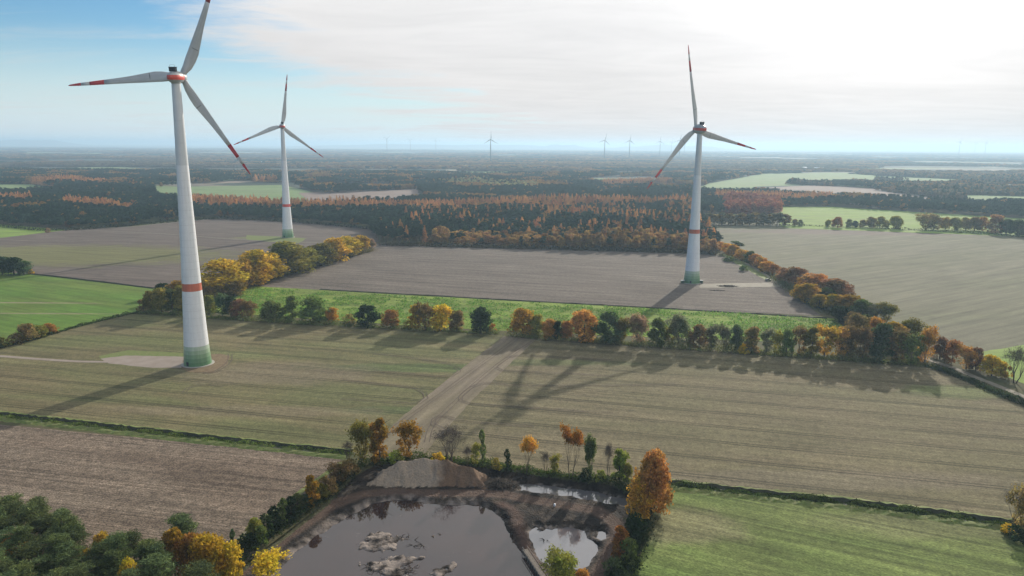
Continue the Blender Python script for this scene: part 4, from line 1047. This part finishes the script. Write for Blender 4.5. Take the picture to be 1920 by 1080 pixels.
def leafstrip(name, pix, width, n, hmax, size, color, label, seed=1, z0=0.0, power=1.0):
    rg = np.random.default_rng(seed); c = np.array(spline([G(*p) for p in pix], 3)); i = rg.integers(0, len(c) - 1, n); s = rg.uniform(0, 1, n)[:, None]
    p = c[i] * (1 - s) + c[i + 1] * s; p = p + rg.normal(size=(n, 2)) * width * .5
    hgt = vnoise(p[:, 0], p[:, 1], 5, seed, 3); z = z0 + rg.uniform(0, 1, n) ** power * hmax * np.clip(hgt * 2 - .35, .08, 1.2)
    v, f = cards(np.c_[p, z], size, rg); o = add(name, mesh_np(name, v, f, M_leaf), kind='stuff', label=label, color=color); return o
leafstrip('undergrowth', [(262, 587), (500, 603), (700, 614), (935, 626)], 3.4, 9000, 3.6, .55, (.17, .19, .06), 'low bushes under the left half of the long hedgerow', 1)
leafstrip('undergrowth', [(955, 630), (1300, 655), (1500, 669), (1730, 686)], 4.0, 14000, 4.2, .55, (.20, .19, .07), 'low bushes under the right half of the long hedgerow', 2)
leafstrip('undergrowth', [(400, 556), (480, 535), (560, 508), (640, 486), (700, 470)], 5, 6000, 5.0, .7, (.20, .15, .05), 'brush under the yellow tree row', 3)
leafstrip('undergrowth', [(1455, 522), (1510, 560), (1570, 590), (1640, 620), (1720, 660)], 7, 9500, 6, .7, (.12, .11, .045), 'dark brush under the diagonal tree row', 4)
leafstrip('undergrowth', [(1345, 466), (1395, 490), (1452, 520)], 3, 1500, 3, .7, (.22, .14, .05), 'brush among the small orange trees', 5)
leafstrip('undergrowth', [(1730, 684), (1800, 708), (1870, 738), (1990, 788)], 2.6, 5500, 2.4, .5, (.06, .08, .035), 'overgrown bank beside the right lane', 6)
leafstrip('undergrowth', [(660, 880), (700, 868), (800, 861), (900, 871), (1050, 892), (1140, 903), (1195, 925)], 2.6, 9000, 2.6, .42, (.09, .13, .035), 'green weeds and brambles on the far rim of the pit', 7)
leafstrip('undergrowth', [(1205, 930), (1205, 970), (1190, 1020), (1172, 1070), (1160, 1120)], 3.6, 8500, 3.8, .42, (.045, .065, .03), 'dark bushes on the right rim of the pit', 8)
leafstrip('undergrowth', [(400, 1090), (450, 1045), (500, 1005), (560, 965), (610, 928), (655, 885)], 3.2, 9500, 3.2, .42, (.055, .075, .03), 'dark brambles between the ploughed field and the haul road', 9)
leafstrip('undergrowth', [(1245, 909), (1400, 926), (1640, 952), (1880, 984)], 2.2, 14000, 1.7, .42, (.09, .12, .04), 'weeds in the ditch above the bottom right field', 10)
leafstrip('undergrowth', [(-100, 770), (0, 781), (200, 803), (420, 828), (655, 852)], 2.4, 12000, 1.1, .36, (.17, .22, .06), 'weeds in the ditch above the ploughed field', 11)
leafstrip('undergrowth', [(-20, 656), (60, 638), (150, 612), (262, 585)], 1.6, 3200, 2.2, .5, (.07, .09, .03), 'low hedge between the green meadow and the olive field', 12)
leafstrip('undergrowth', [(715, 460), (1000, 467), (1290, 475), (1342, 479)], 5, 6000, 5, 1.1, (.11, .085, .045), 'brush along the foot of the larch wood', 13)
leafstrip('undergrowth', [(1285, 422), (1480, 423), (1700, 431), (1930, 445)], 3, 2500, 3, 1.0, (.10, .09, .05), 'brush under the tree rows beyond the wide field', 14)
leafstrip('undergrowth', [(0, 425), (115, 432), (330, 416), (420, 411), (560, 418), (695, 430)], 5, 3000, 5, 1.2, (.05, .06, .03), 'brush along the foot of the left wood', 15)

# ------------------------------------------------------------------ wind turbines
def paint(name, col, rough=.35, dirt=.2):
    mt = pm(name, col, rough, .4); t = NT(mt.node_tree); b = t.n['Principled BSDF']; oc = t.new('ShaderNodeTexCoord').outputs['Object']
    s = t.noise(t.mapping(oc, 0, (1.2, 1.2, .05)), 1.0, 5, .6); s2 = t.noise(oc, .35, 4)
    f = t.math('MULTIPLY', t.mapr(s, .35, .7, 1 - dirt, 1.0), t.mapr(s2, .3, .7, 1 - dirt * .5, 1.0))
    t.l.new(t.mix(1.0, col, t.grey(f), 'MULTIPLY'), b.inputs['Base Color']); return mt
P_WHITE, P_STEEL, P_BLADE = paint('tower_white', (.80, .82, .84), .35, .1), paint('tower_steel_grey', (.66, .69, .71), .35, .1), paint('blade_grey', (.58, .60, .61), .4)
P_RED, P_BAND, P_NAC = paint('signal_red', (.52, .035, .045)), paint('band_orange_red', (.60, .17, .10)), paint('nacelle_grey', (.42, .45, .46))
P_REDBAND = paint('band_red', (.72, .08, .05))
P_CORE = pm('joint_grey', (.30, .31, .32), .8)
P_DARK = pm('dark_metal', (.03, .035, .045), .5); P_CONC = varied('foundation_concrete', (.42, .40, .36), (.32, .30, .27), .5)
P_GREENS = [paint('green_%s' % n_, c_) for n_, c_ in (('deep', (.13, .26, .13)), ('dark', (.17, .31, .17)), ('mid', (.25, .39, .23)), ('light', (.36, .49, .33)), ('pale', (.50, .61, .48)))]

TOWER = [(0, 7.1), (4, 6.75), (10, 6.25), (20, 5.75), (43, 4.75), (60, 4.15), (73, 3.8), (101, 2.95), (119, 2.5), (144, 2.05)]
def tower_r(z, H):
    z = z * 144 / H
    for (a, ra), (b, rb) in zip(TOWER, TOWER[1:]):
        if z <= b: return ra + (rb - ra) * (z - a) / (b - a)
    return TOWER[-1][1]
def ring(z0, z1, r0, r1, seg=40):
    """one tower ring with a small recessed joint on top"""
    return tube([(0, 0, z0), (0, 0, z1 - .035)], [r0, r1], seg, False)
CH = [(1.2, 2.5, 2.4, 0), (3.0, 3.3, 2.2, .15), (6, 4.4, 1.7, .4), (10, 5.2, 1.3, .6), (14, 5.3, 1.05, .75), (19, 4.6, .85, .6), (27, 3.4, .65, .4), (36, 2.6, .48, .25), (46, 1.9, .32, .12), (53, 1.35, .22, .05), (57.2, .7, .12, 0), (58, .15, .05, 0)]
def chord(r):
    for a, b in zip(CH, CH[1:]):
        if r <= b[0]:
            s = (r - a[0]) / (b[0] - a[0]); return [a[i] + (b[i] - a[i]) * s for i in range(1, 4)]
    return CH[-1][1:]
def blade_piece(r0, r1, L, mat, name, twist0=12):
    """loft of rounded aerofoils; z runs outward, trailing edge towards +x"""
    rs = [r0] + [c[0] for c in CH if r0 < c[0] < r1] + [r1]; V, Fc = [], []; n = 14
    for i, r in enumerate(rs):
        c, th, off = chord(r); tw = math.radians(twist0 * max(0, 1 - r / 40) + 4)
        for k in range(n):
            t_ = 2 * math.pi * k / n; x = math.cos(t_); yv = math.sin(t_)
            sharp = 1 - max(0, x) * min(1, (r - 2) / 8 if r > 2 else 0) * .75
            px, py = x * c / 2 + off + c * .12 * (r > 5), yv * th / 2 * sharp
            V.append((px * math.cos(tw) - py * math.sin(tw), px * math.sin(tw) + py * math.cos(tw) - .0009 * r * r, r * L / 58))
        if i:
            for k in range(n): o = (i - 1) * n; Fc.append((o + k, o + (k + 1) % n, o + n + (k + 1) % n, o + n + k))
    Fc.append(tuple(range(n))[::-1]); Fc.append(tuple(range(len(V) - n, len(V))))
    return mesh_np(name, V, Fc, mat, True)
def ellipsoid(a, b, c, n=28, m_=18, x0=0., cut=None):
    V, Fc = [], []
    for i in range(m_ + 1):
        th = math.pi * i / m_
        for k in range(n):
            ph = 2 * math.pi * k / n; V.append((b * math.sin(th) * math.cos(ph), x0 - a * math.cos(th), c * math.sin(th) * math.sin(ph)))
    for i in range(m_):
        for k in range(n): Fc.append((i * n + k, i * n + (k + 1) % n, (i + 1) * n + (k + 1) % n, (i + 1) * n + k))
    return V, Fc


def turbine(px, py, hub, yaw, phase, L, band, label, rotor_off=4.9, nac=(6.9, 3.4), flip=1, steel_from=.70, loc=None, bandmat=None):
    X_, Y_ = loc or G(px, py)
    root = add('wind_turbine', None, loc=(X_, Y_, 0), label=label, cat='wind turbine', group='large wind turbines in the fields')
    # foundation ring and tower rings
    V, Fc = tube([(0, 0, -.3), (0, 0, .35), (0, 0, .35), (0, 0, .36)], [tower_r(0, hub) + 1.3, tower_r(0, hub) + 1.2, tower_r(0, hub) * .5, .1], 40); add('foundation', mesh_np('foundation', V, Fc, P_CONC), root)
    top = hub - 3.0; z = .3; i = 0
    zz = [.3 + (top - .4) * q / 24 for q in range(25)]; V, Fc = tube([(0, 0, q) for q in zz], [tower_r(q, hub) - .07 for q in zz], 40, False); add('tower_core', mesh_np('tower_core', V, Fc, P_CORE, True), root)
    while z < top - .5:
        stp = 2.1 if z < 10 else (3.8 if z < top * steel_from else 11.0)
        z1 = min(top, z + stp)
        if top - z1 < 1.5: z1 = top
        if z < 10.2: mt = P_GREENS[min(4, i)]
        elif band[0] - .1 <= z < band[1]: mt = bandmat or P_BAND
        else: mt = P_WHITE if z < top * steel_from else P_STEEL
        if z < band[0] < z1: z1 = band[0]
        elif band[0] <= z < band[1]: z1 = band[1]
        V, Fc = ring(z, z1, tower_r(z, hub), tower_r(z1, hub)); add('tower_ring', mesh_np('tower_ring', V, Fc, mt, False), root)
        for p in root.children[-1].data.polygons: p.use_smooth = abs(p.normal.z) < .7
        z = z1; i += 1
    V, Fc = merge([box(-.6, .6, -.12, .12, 0, 2.3)]); d = add('door', mesh_np('door', V, Fc, P_DARK), root, loc=(-2.6, -(tower_r(1, hub) ** 2 - 6.8) ** .5 - .05, .5), rz=-.38)
    V, Fc = tube([(0, 0, top), (0, 0, hub - 2.6)], [2.2, 2.3], 28); add('yaw_collar', mesh_np('yaw_collar', V, Fc, P_NAC, True), root)
    # nacelle: egg with a red waist band
    head = add('nacelle', None, root, loc=(0, 0, hub)); head.rotation_euler = (math.radians(4), 0, -yaw)
    a, bb = nac
    V, Fc = ellipsoid(a, bb, bb * .98, x0=.4); me = mesh_np('nacelle_shell', V, Fc, None, True); me.materials.append(P_NAC); me.materials.append(P_REDBAND)
    bpy.data.objects.remove(head); head = add('nacelle', me, root, loc=(0, 0, hub)); head.rotation_euler = (math.radians(4), 0, -yaw)
    for p in me.polygons:
        p.material_index = 0
    Vb, Fb = [], []
    n_ = 40
    for k in range(n_ + 1):                      # band round the waist, a hand proud of the shell
        th = math.radians(-152 + 304 * k / n_)
        for zz in (-1.15, -.4, .4, 1.1):
            s_ = math.sqrt(max(0, 1 - (zz / bb) ** 2)); Vb.append(((bb * s_ + .05) * math.sin(th), .4 - (a * s_ + .05) * math.cos(th), zz))
        if k:
            for j in range(3): o = (k - 1) * 4 + j; Fb.append((o, o + 4, o + 5, o + 1))
    add('stripe', mesh_np('stripe', Vb, Fb, P_REDBAND, True), head)
    V, Fc = merge([box(-1.5, 1.5, -2.9, -.6, bb * .85, bb + 1.5), box(-1.7, 1.7, -3.05, -.45, bb + 1.5, bb + 1.7)]); add('cooler', mesh_np('cooler', V, Fc, P_DARK), head)
    V, Fc = merge([tube([(-1.2, -2.2, bb * .9), (-1.2, -2.2, bb + 2.6)], [.07, .05], 6), tube([(1.2, -2.2, bb * .9), (1.2, -2.2, bb + 2.6)], [.07, .05], 6), tube([(-1.2, -2.2, bb + 2.6), (1.2, -2.2, bb + 2.6)], [.05, .05], 6)]); add('mast', mesh_np('mast', V, Fc, P_DARK), head)
    # hub and blades: the rotor axis is +y of the nacelle
    V, Fc = tube([(0, a * .45, 0), (0, rotor_off - .9, 0), (0, rotor_off + 1.0, 0), (0, rotor_off + 2.2, 0), (0, rotor_off + 2.9, 0)], [bb * .90, 2.7, 2.45, 1.5, .2], 26); add('spinner', mesh_np('spinner', V, Fc, P_NAC, True), head)
    for k in range(3):
        me = blade_piece(1.4, 39.8, L, P_BLADE, 'blade'); o = add('blade', me, root)
        ang = math.radians(phase + 120 * k)
        bm_ = Matrix.Translation((0, 0, hub)) @ Matrix.Rotation(-yaw, 4, 'Z') @ Matrix.Rotation(math.radians(4), 4, 'X') @ Matrix.Translation((0, rotor_off, 0)) @ Matrix.Rotation(ang, 4, 'Y')
        if flip < 0: bm_ = bm_ @ Matrix.Rotation(math.pi, 4, 'Z')
        o.matrix_local = bm_
        for (r0, r1, mt, nm_) in ((39.8, 47.3, P_RED, 'red_band'), (47.3, 51.6, P_BLADE, 'white_band'), (51.6, 58, P_RED, 'red_tip')):
            add(nm_, blade_piece(r0, r1, L, mt, nm_), o)
        V, Fc = tube([(0, 0, 1.2), (0, 0, 2.6)], [1.45, 1.35], 18); add('blade_root', mesh_np('blade_root', V, Fc, P_DARK, True), o)
        V, Fc = box(-1.0, 3.4, -.62, -.52, 16.0, 16.18); add('seam', mesh_np('seam', V, Fc, P_DARK), o)
    return root


turbine(371, 682, 148, math.radians(3), 26, 58, (40.2, 44.2), 'nearest and tallest wind turbine, at the left beside the gravel pad', rotor_off=6.2, nac=(6.6, 3.3))
turbine(540, 445, 137, math.radians(338), 8, 62, (38.5, 42), 'wind turbine in the middle left, behind the row of yellow trees', bandmat=P_REDBAND)
tR = turbine(1297, 530, 130, math.radians(334), 104, 68.5, (43, 46.5), 'wind turbine at the right, on the brown field with its long shadow', nac=(7.2, 4.3), bandmat=P_BAND)
# small steel cabinets at the foot of the right turbine
P_CAB = paint('cabinet_green', (.09, .16, .10))
for sx, lb in ((-1, 'left'), (1, 'right')):
    X_, Y_ = G(1297 + sx * 17, 531); V, Fc = merge([box(-1.6, 1.6, -1.1, 1.1, 0, 2.3)])
    cb = add('transformer_cabinet', mesh_np('transformer_cabinet', V, Fc, P_CAB), loc=(X_, Y_, .1), label=f'green transformer cabinet on the {lb} side of the right turbine foot', cat='cabinet')
    V, Fc = box(-1.75, 1.75, -1.25, 1.25, 2.3, 2.5); add('roof', mesh_np('roof', V, Fc, P_NAC), cb)
    V, Fc = box(-.5, .5, -1.15, -1.10, .2, 2.1); add('door', mesh_np('door', V, Fc, P_DARK), cb)

# far turbines on the horizon
P_FAR = pm('far_turbine_grey', (.10, .115, .13), .6)
ft = tube([(0, 0, 0), (0, 0, 60), (0, 0, 140)], [4.5, 3.4, 2.2], 10); ft_me = mesh_np('tower', ft[0], ft[1], P_FAR, True)
fn = ellipsoid(6, 3.6, 3.6, 12, 8); fn_me = mesh_np('nacelle', fn[0], fn[1], P_FAR, True)
fb_me = blade_piece(1.4, 57.8, 60, P_FAR, 'blade')
for (px, dist, hub, ph, lab) in ((919, 5300, 152, 0, 'largest far turbine, standing alone left of the middle of the horizon'), (1129, 6300, 158, 12, 'left of the pair of far turbines in the middle of the horizon'), (1175, 6700, 160, 6, 'right of the pair of far turbines in the middle of the horizon'),
                                 (1231, 8300, 165, 4, 'far turbine just left of the right turbine blade'), (1267, 7200, 168, 14, 'far turbine behind the lower blade of the right turbine'), (1252, 12500, 180, 30, 'tiny far turbine between two larger ones left of the right turbine'), (1276, 11500, 176, 44, 'tiny far turbine just left of the right turbine tower'),
                                 (728, 11000, 196, 50, 'faint far turbine, leftmost on the horizon'), (771, 12500, 180, 60, 'faint far turbine, second from the left on the horizon'), (818, 13000, 185, 0, 'faint far turbine, third from the left on the horizon'),
                                 (1782, 11000, 200, 20, 'faint far turbine above the right fields, left one'), (1811, 15000, 205, 60, 'very faint far turbine between two others on the right horizon'), (1830, 11500, 198, 5, 'faint far turbine above the right fields, right one')):
    X_ = (px - 960) / FPX * dist; Y_ = dist
    rt_ = add('wind_turbine', None, loc=(X_, Y_, 0), rz=math.radians(rt.uniform(-25, 25)), label=lab, cat='wind turbine', group='far turbines on the horizon')
    add('tower', ft_me, rt_, scale=(1, 1, hub / 140)); add('nacelle', fn_me, rt_, loc=(0, 0, hub + 2))
    for k in range(3):
        o = add('blade', fb_me, rt_, loc=(0, -7, hub + 2)); o.rotation_euler = (0, math.radians(ph + 120 * k), 0)

# ------------------------------------------------------------------ small things
# dark car on the pad of the right turbine
P_CARP, P_GLASS, P_TYRE = pm('car_paint_dark', (.02, .024, .03), .25, .6), pm('car_glass', (.04, .05, .06), .05, .8), pm('tyre_rubber', (.015, .015, .016), .9)
X_, Y_ = G(1440, 527); car = add('parked_car', None, loc=(X_, Y_, .15), rz=.25, scale=(1.15, 1.15, 1.15), label='dark parked car on the gravel beside the orange trees', cat='car')
prof = [(-2.25, .45), (-2.3, .95), (-2.1, 1.15), (-1.7, 1.65), (.35, 1.68), (1.0, 1.12), (2.1, .98), (2.3, .75), (2.25, .42)]
V = [(x, s * (.88 if z < 1.3 else .72), z) for s in (-1, 1) for x, z in prof]; n_ = len(prof)
Fc = [tuple(range(n_)), tuple(range(2 * n_ - 1, n_ - 1, -1))] + [(i, (i + 1) % n_, n_ + (i + 1) % n_, n_ + i)[::-1] for i in range(n_)]
add('body', mesh_np('body', V, Fc, P_CARP), car)
for s in (-1, 1):
    V, Fc = [(-1.55, s * .80, 1.2), (.75, s * .80, 1.2), (.25, s * .745, 1.58), (-1.45, s * .745, 1.58)], [(0, 1, 2, 3)[::s]]
    V = V + [(a, b - s * .02, c) for a, b, c in V]; Fc = Fc + [(4, 7, 6, 5)[::s]]; add('window', mesh_np('window', V, Fc, P_GLASS), car)
    for wx_ in (-1.4, 1.4):
        V, Fc = tube([(wx_, s * .68, .34), (wx_, s * .92, .34)], [.34, .34], 14); add('wheel', mesh_np('wheel', V, Fc, P_TYRE), car)

# brush heap on the pad
def stick_pile(name, x, y, rx, ry, h, n, mat, label, cat, seed, r=.12, L=2.0, z=0.1, thing=True):
    rd = random.Random(seed); parts = []
    for i in range(n):
        a = rd.uniform(0, 6.28); q = math.sqrt(rd.random()); px_, py_ = rx * q * math.cos(a), ry * q * math.sin(a); b = rd.uniform(0, 6.28); l = L * rd.uniform(.4, 1)
        z0 = rd.uniform(0, h * (1 - q)) + .05; parts.append(tube([(px_, py_, z0), (px_ + l * .5 * math.cos(b), py_ + l * .5 * math.sin(b), z0 + rd.uniform(-.05, .3)), (px_ + l * math.cos(b + .3), py_ + l * math.sin(b + .3), max(0, z0 + rd.uniform(-.3, .4)))], [r * rd.uniform(.5, 1), r * .7, r * .25], 4))
    V, Fc = merge(parts); return add(name, mesh_np(name, V, Fc, mat), loc=(x, y, z), label=label, cat=cat)
stick_pile('brush_heap', *G(1364, 537), 8, 2.2, 1.6, 150, M_bark, 'dark heap of cut branches on the pad of the right turbine', 'brush heap', 1, .2, 3)
stick_pile('brush_heap', *G(1345, 545), 6, 1.2, .5, 50, M_bark, 'thin dark row of cut branches below the pad', 'brush heap', 2, .15, 2.5)
stick_pile('root_heap', *G(935, 905), 6, 3.2, 2.6, 240, M_bark, 'dark heap of roots and branches right of the sand heap', 'root heap', 3, .13, 2.6, -.6)
stick_pile('log_heap', *G(458, 1040), 5, 2.6, 1.3, 140, M_twig, 'grey branches heaped beside the haul road', 'branch heap', 4, .12, 2.2, .1)
# driftwood in the ponds
for i, (px, py, n_, L_, lab) in enumerate(((774, 1022, 3, 3.0, 'dark crooked branch standing in the large pond, left one'), (795, 1022, 3, 3.2, 'dark crooked branch standing in the large pond, right one'), (1025, 1012, 3, 2.4, 'dark branch lying in the small pond'), (760, 1068, 14, 3.0, 'grey driftwood on the lower mud island'),
                                           (705, 1066, 14, 2.6, 'grey driftwood at the left end of the lower mud island'), (720, 1012, 10, 2.0, 'broken sticks on the upper mud island'), (765, 1008, 6, 1.6, 'small sticks right of the upper mud island'))):
    rd = random.Random(40 + i); parts = []; spread = 2.6 if n_ > 5 else .5
    for q in range(n_):
        a = rd.uniform(0, 6.28); x_, y_ = rd.uniform(-spread, spread), rd.uniform(-spread, spread) * .6
        parts.append(tube([(x_, y_, -.2), (x_ + math.cos(a) * L_ * .4, y_ + math.sin(a) * L_ * .4, .25), (x_ + math.cos(a + .5) * L_ * .8, y_ + math.sin(a + .5) * L_ * .8, rd.uniform(.1, .7))], [.13, .10, .03], 5))
    V, Fc = merge(parts); X_, Y_ = G(px, py, WZ); add('driftwood', mesh_np('driftwood', V, Fc, M_bark if n_ < 5 else M_twig), loc=(X_, Y_, WZ + (.25 if n_ > 5 else 0)), label=lab, cat='driftwood')
# plank footbridge on the spit: two beams, rungs, rails
a, b_ = Vector((*G(984, 1033, -1.2), -1.1)), Vector((*G(1022, 1090, -1.2), -1.1)); d = (b_ - a); Lb = d.length; ang = math.atan2(d.y, d.x)
M_wood = varied('weathered_wood', (.30, .26, .22), (.20, .17, .14), 2, stretch=(.3, 2, 2))
fbz = add('footbridge', None, loc=a, rz=ang, label='narrow plank footbridge between the two ponds', cat='footbridge')
for s in (-1, 1):
    V, Fc = box(0, Lb, s * .75 - .08, s * .75 + .08, .2, .42); add('beam', mesh_np('beam', V, Fc, M_wood), fbz)
    V, Fc = box(0, Lb, s * .75 - .05, s * .75 + .05, 1.25, 1.37); add('rail', mesh_np('rail', V, Fc, M_wood), fbz)
pl = mesh_np('plank', *box(-.16, .16, -.8, .8, .43, .49), M_wood); po = mesh_np('post', *box(-.06, .06, -.06, .06, -.8, 1.24), M_wood)
for i in range(int(Lb / .42)): add('plank', pl, fbz, loc=(.25 + i * .42, 0, rt.uniform(-.01, .02)), rz=rt.uniform(-.03, .03))
for i in range(int(Lb / 1.6) + 1):
    for s in (-1, 1): add('post', po, fbz, loc=(.15 + i * 1.6, s * .9, 0))
# hunting hide in the hedgerow, drum on the mud, far roofs
X_, Y_ = G(495, 601); hb = add('hunting_hide', None, loc=(X_, Y_, 0), label='small dark hunting hide in the gap of the hedgerow', cat='hunting hide')
V, Fc = box(-1.3, 1.3, -1.2, 1.2, 1.6, 4.0); add('cabin', mesh_np('cabin', V, Fc, m_ditch), hb)
V, Fc = box(-1.5, 1.5, -1.4, 1.4, 4.0, 4.2); add('roof', mesh_np('roof', V, Fc, P_DARK), hb)
for sx in (-1.1, 1.1):
    for sy in (-1, 1): V, Fc = box(sx - .1, sx + .1, sy - .1, sy + .1, -.2, 1.6); add('leg', mesh_np('leg', V, Fc, M_bark), hb)
X_, Y_ = G(1040, 949, -.8); V, Fc = tube([(0, 0, 0), (0, 0, .1), (0, 0, .85), (0, 0, .95)], [.28, .36, .36, .28], 16)
add('water_drum', mesh_np('water_drum', V, Fc, P_WHITE, True), loc=(X_, Y_, -.9), label='small white drum on the dark mud behind the haul road', cat='drum')
P_ROOF, P_WALL, P_RTILE = pm('pale_roof', (.75, .78, .80), .4), pm('barn_wall', (.45, .40, .36), .9), pm('red_tiles', (.28, .10, .06), .9)
for (px, py, w_, dp_, h_, rm, rz_, lab) in ((1359, 326, 46, 16, 8, P_ROOF, .05, 'white roofed barn beside the wood beyond the right turbine'), (1500, 316, 70, 22, 7, P_ROOF, .1, 'long pale shed far behind the green fields on the right'), (1535, 317, 50, 20, 7, P_ROOF, 0, 'pale shed right of the long one behind the far green fields'),
                                            (1330, 325, 20, 12, 8, P_RTILE, .4, 'small farmhouse left of the white roofed barn'), (1885, 352, 60, 22, 8, P_ROOF, .1, 'pale barn at the far right among the hedges'), (250, 304, 60, 24, 9, P_ROOF, .2, 'pale far barn left of the near tower'), (480, 306, 70, 30, 9, P_ROOF, 0, 'row of pale far sheds between the two left towers'),
                                            (150, 303, 40, 22, 9, P_RTILE, .3, 'far farmhouse on the left beyond the pine wood'), (1020, 306, 50, 26, 9, P_ROOF, .1, 'pale far barn right of the largest far turbine'), (400, 303, 50, 26, 9, P_ROOF, .3, 'pale far barn right of the near tower')):
    X_, Y_ = G(px, py); hbn = add('barn', None, loc=(X_, Y_, 0), rz=rz_, label=lab, cat='building')
    V, Fc = box(-w_ / 2, w_ / 2, -dp_ / 2, dp_ / 2, 0, h_ * .6); add('wall', mesh_np('wall', V, Fc, P_WALL), hbn)
    x, y, z0, z1 = w_ / 2 + .6, dp_ / 2 + .6, h_ * .6, h_ + 2
    V = [(-x, -y, z0), (x, -y, z0), (x, y, z0), (-x, y, z0), (-x, 0, z1), (x, 0, z1)]; Fc = [(0, 1, 5, 4), (2, 3, 4, 5), (0, 4, 3), (1, 2, 5), (3, 2, 1, 0)]; add('roof', mesh_np('roof', V, Fc, rm), hbn)
    V, Fc = box(-2, 2, -dp_ / 2 - .06, -dp_ / 2 - .01, 0, 3.5); add('door', mesh_np('door', V, Fc, P_DARK), hbn)

# low hills at the horizon
M_hill = varied('hill_wood', (.05, .06, .045), (.08, .07, .05), .002)
for (px, dist, wid, h_, lab) in ((70, 26000, 2600, 195, 'low hazy hill at the left end of the horizon'), (1250, 24000, 3000, 150, 'low hazy rise on the horizon left of the right turbine'), (850, 26000, 9000, 128, 'flat hazy ridge in the middle of the horizon'), (1050, 25000, 1500, 140, 'small hazy rise in the middle of the horizon')):
    X_ = (px - 960) / FPX * dist; V, Fc = [], []; n_ = 40
    for j in range(7):
        for i in range(n_ + 1):
            s, q = i / n_, j / 6; V.append(((s - .5) * wid * 1.4, (q - .5) * 2500, -3 + h_ * (math.sin(math.pi * s) ** .7) * math.sin(math.pi * q) * (1 + .12 * math.sin(s * 19 + px) + .06 * math.sin(s * 47))))
            if i and j: k = j * (n_ + 1) + i; Fc.append((k - n_ - 2, k - n_ - 1, k, k - 1))
    add('hill', mesh_np('hill', V, Fc, M_hill, True), loc=(X_, dist, 0), kind='structure', label=lab)

# ------------------------------------------------------------------ haze: one closed box of even air
V, Fc = box(-72000, 72000, -24000, 72000, -8, 216)
hm = bpy.data.materials.new('haze_air'); hm.use_nodes = True; t = NT(hm.node_tree); t.n.clear()
pv = t.new('ShaderNodeVolumePrincipled'); pv.inputs['Color'].default_value = (.56, .79, 1.0, 1); pv.inputs['Density'].default_value = .000093
pv.inputs['Density Attribute'].default_value = ''; pv.inputs['Anisotropy'].default_value = 0.30
oo = t.new('ShaderNodeOutputMaterial'); t.l.new(pv.outputs[0], oo.inputs['Volume'])
add('haze', mesh_np('haze', V, Fc, hm), kind='stuff', label='thin blue haze over the whole landscape')
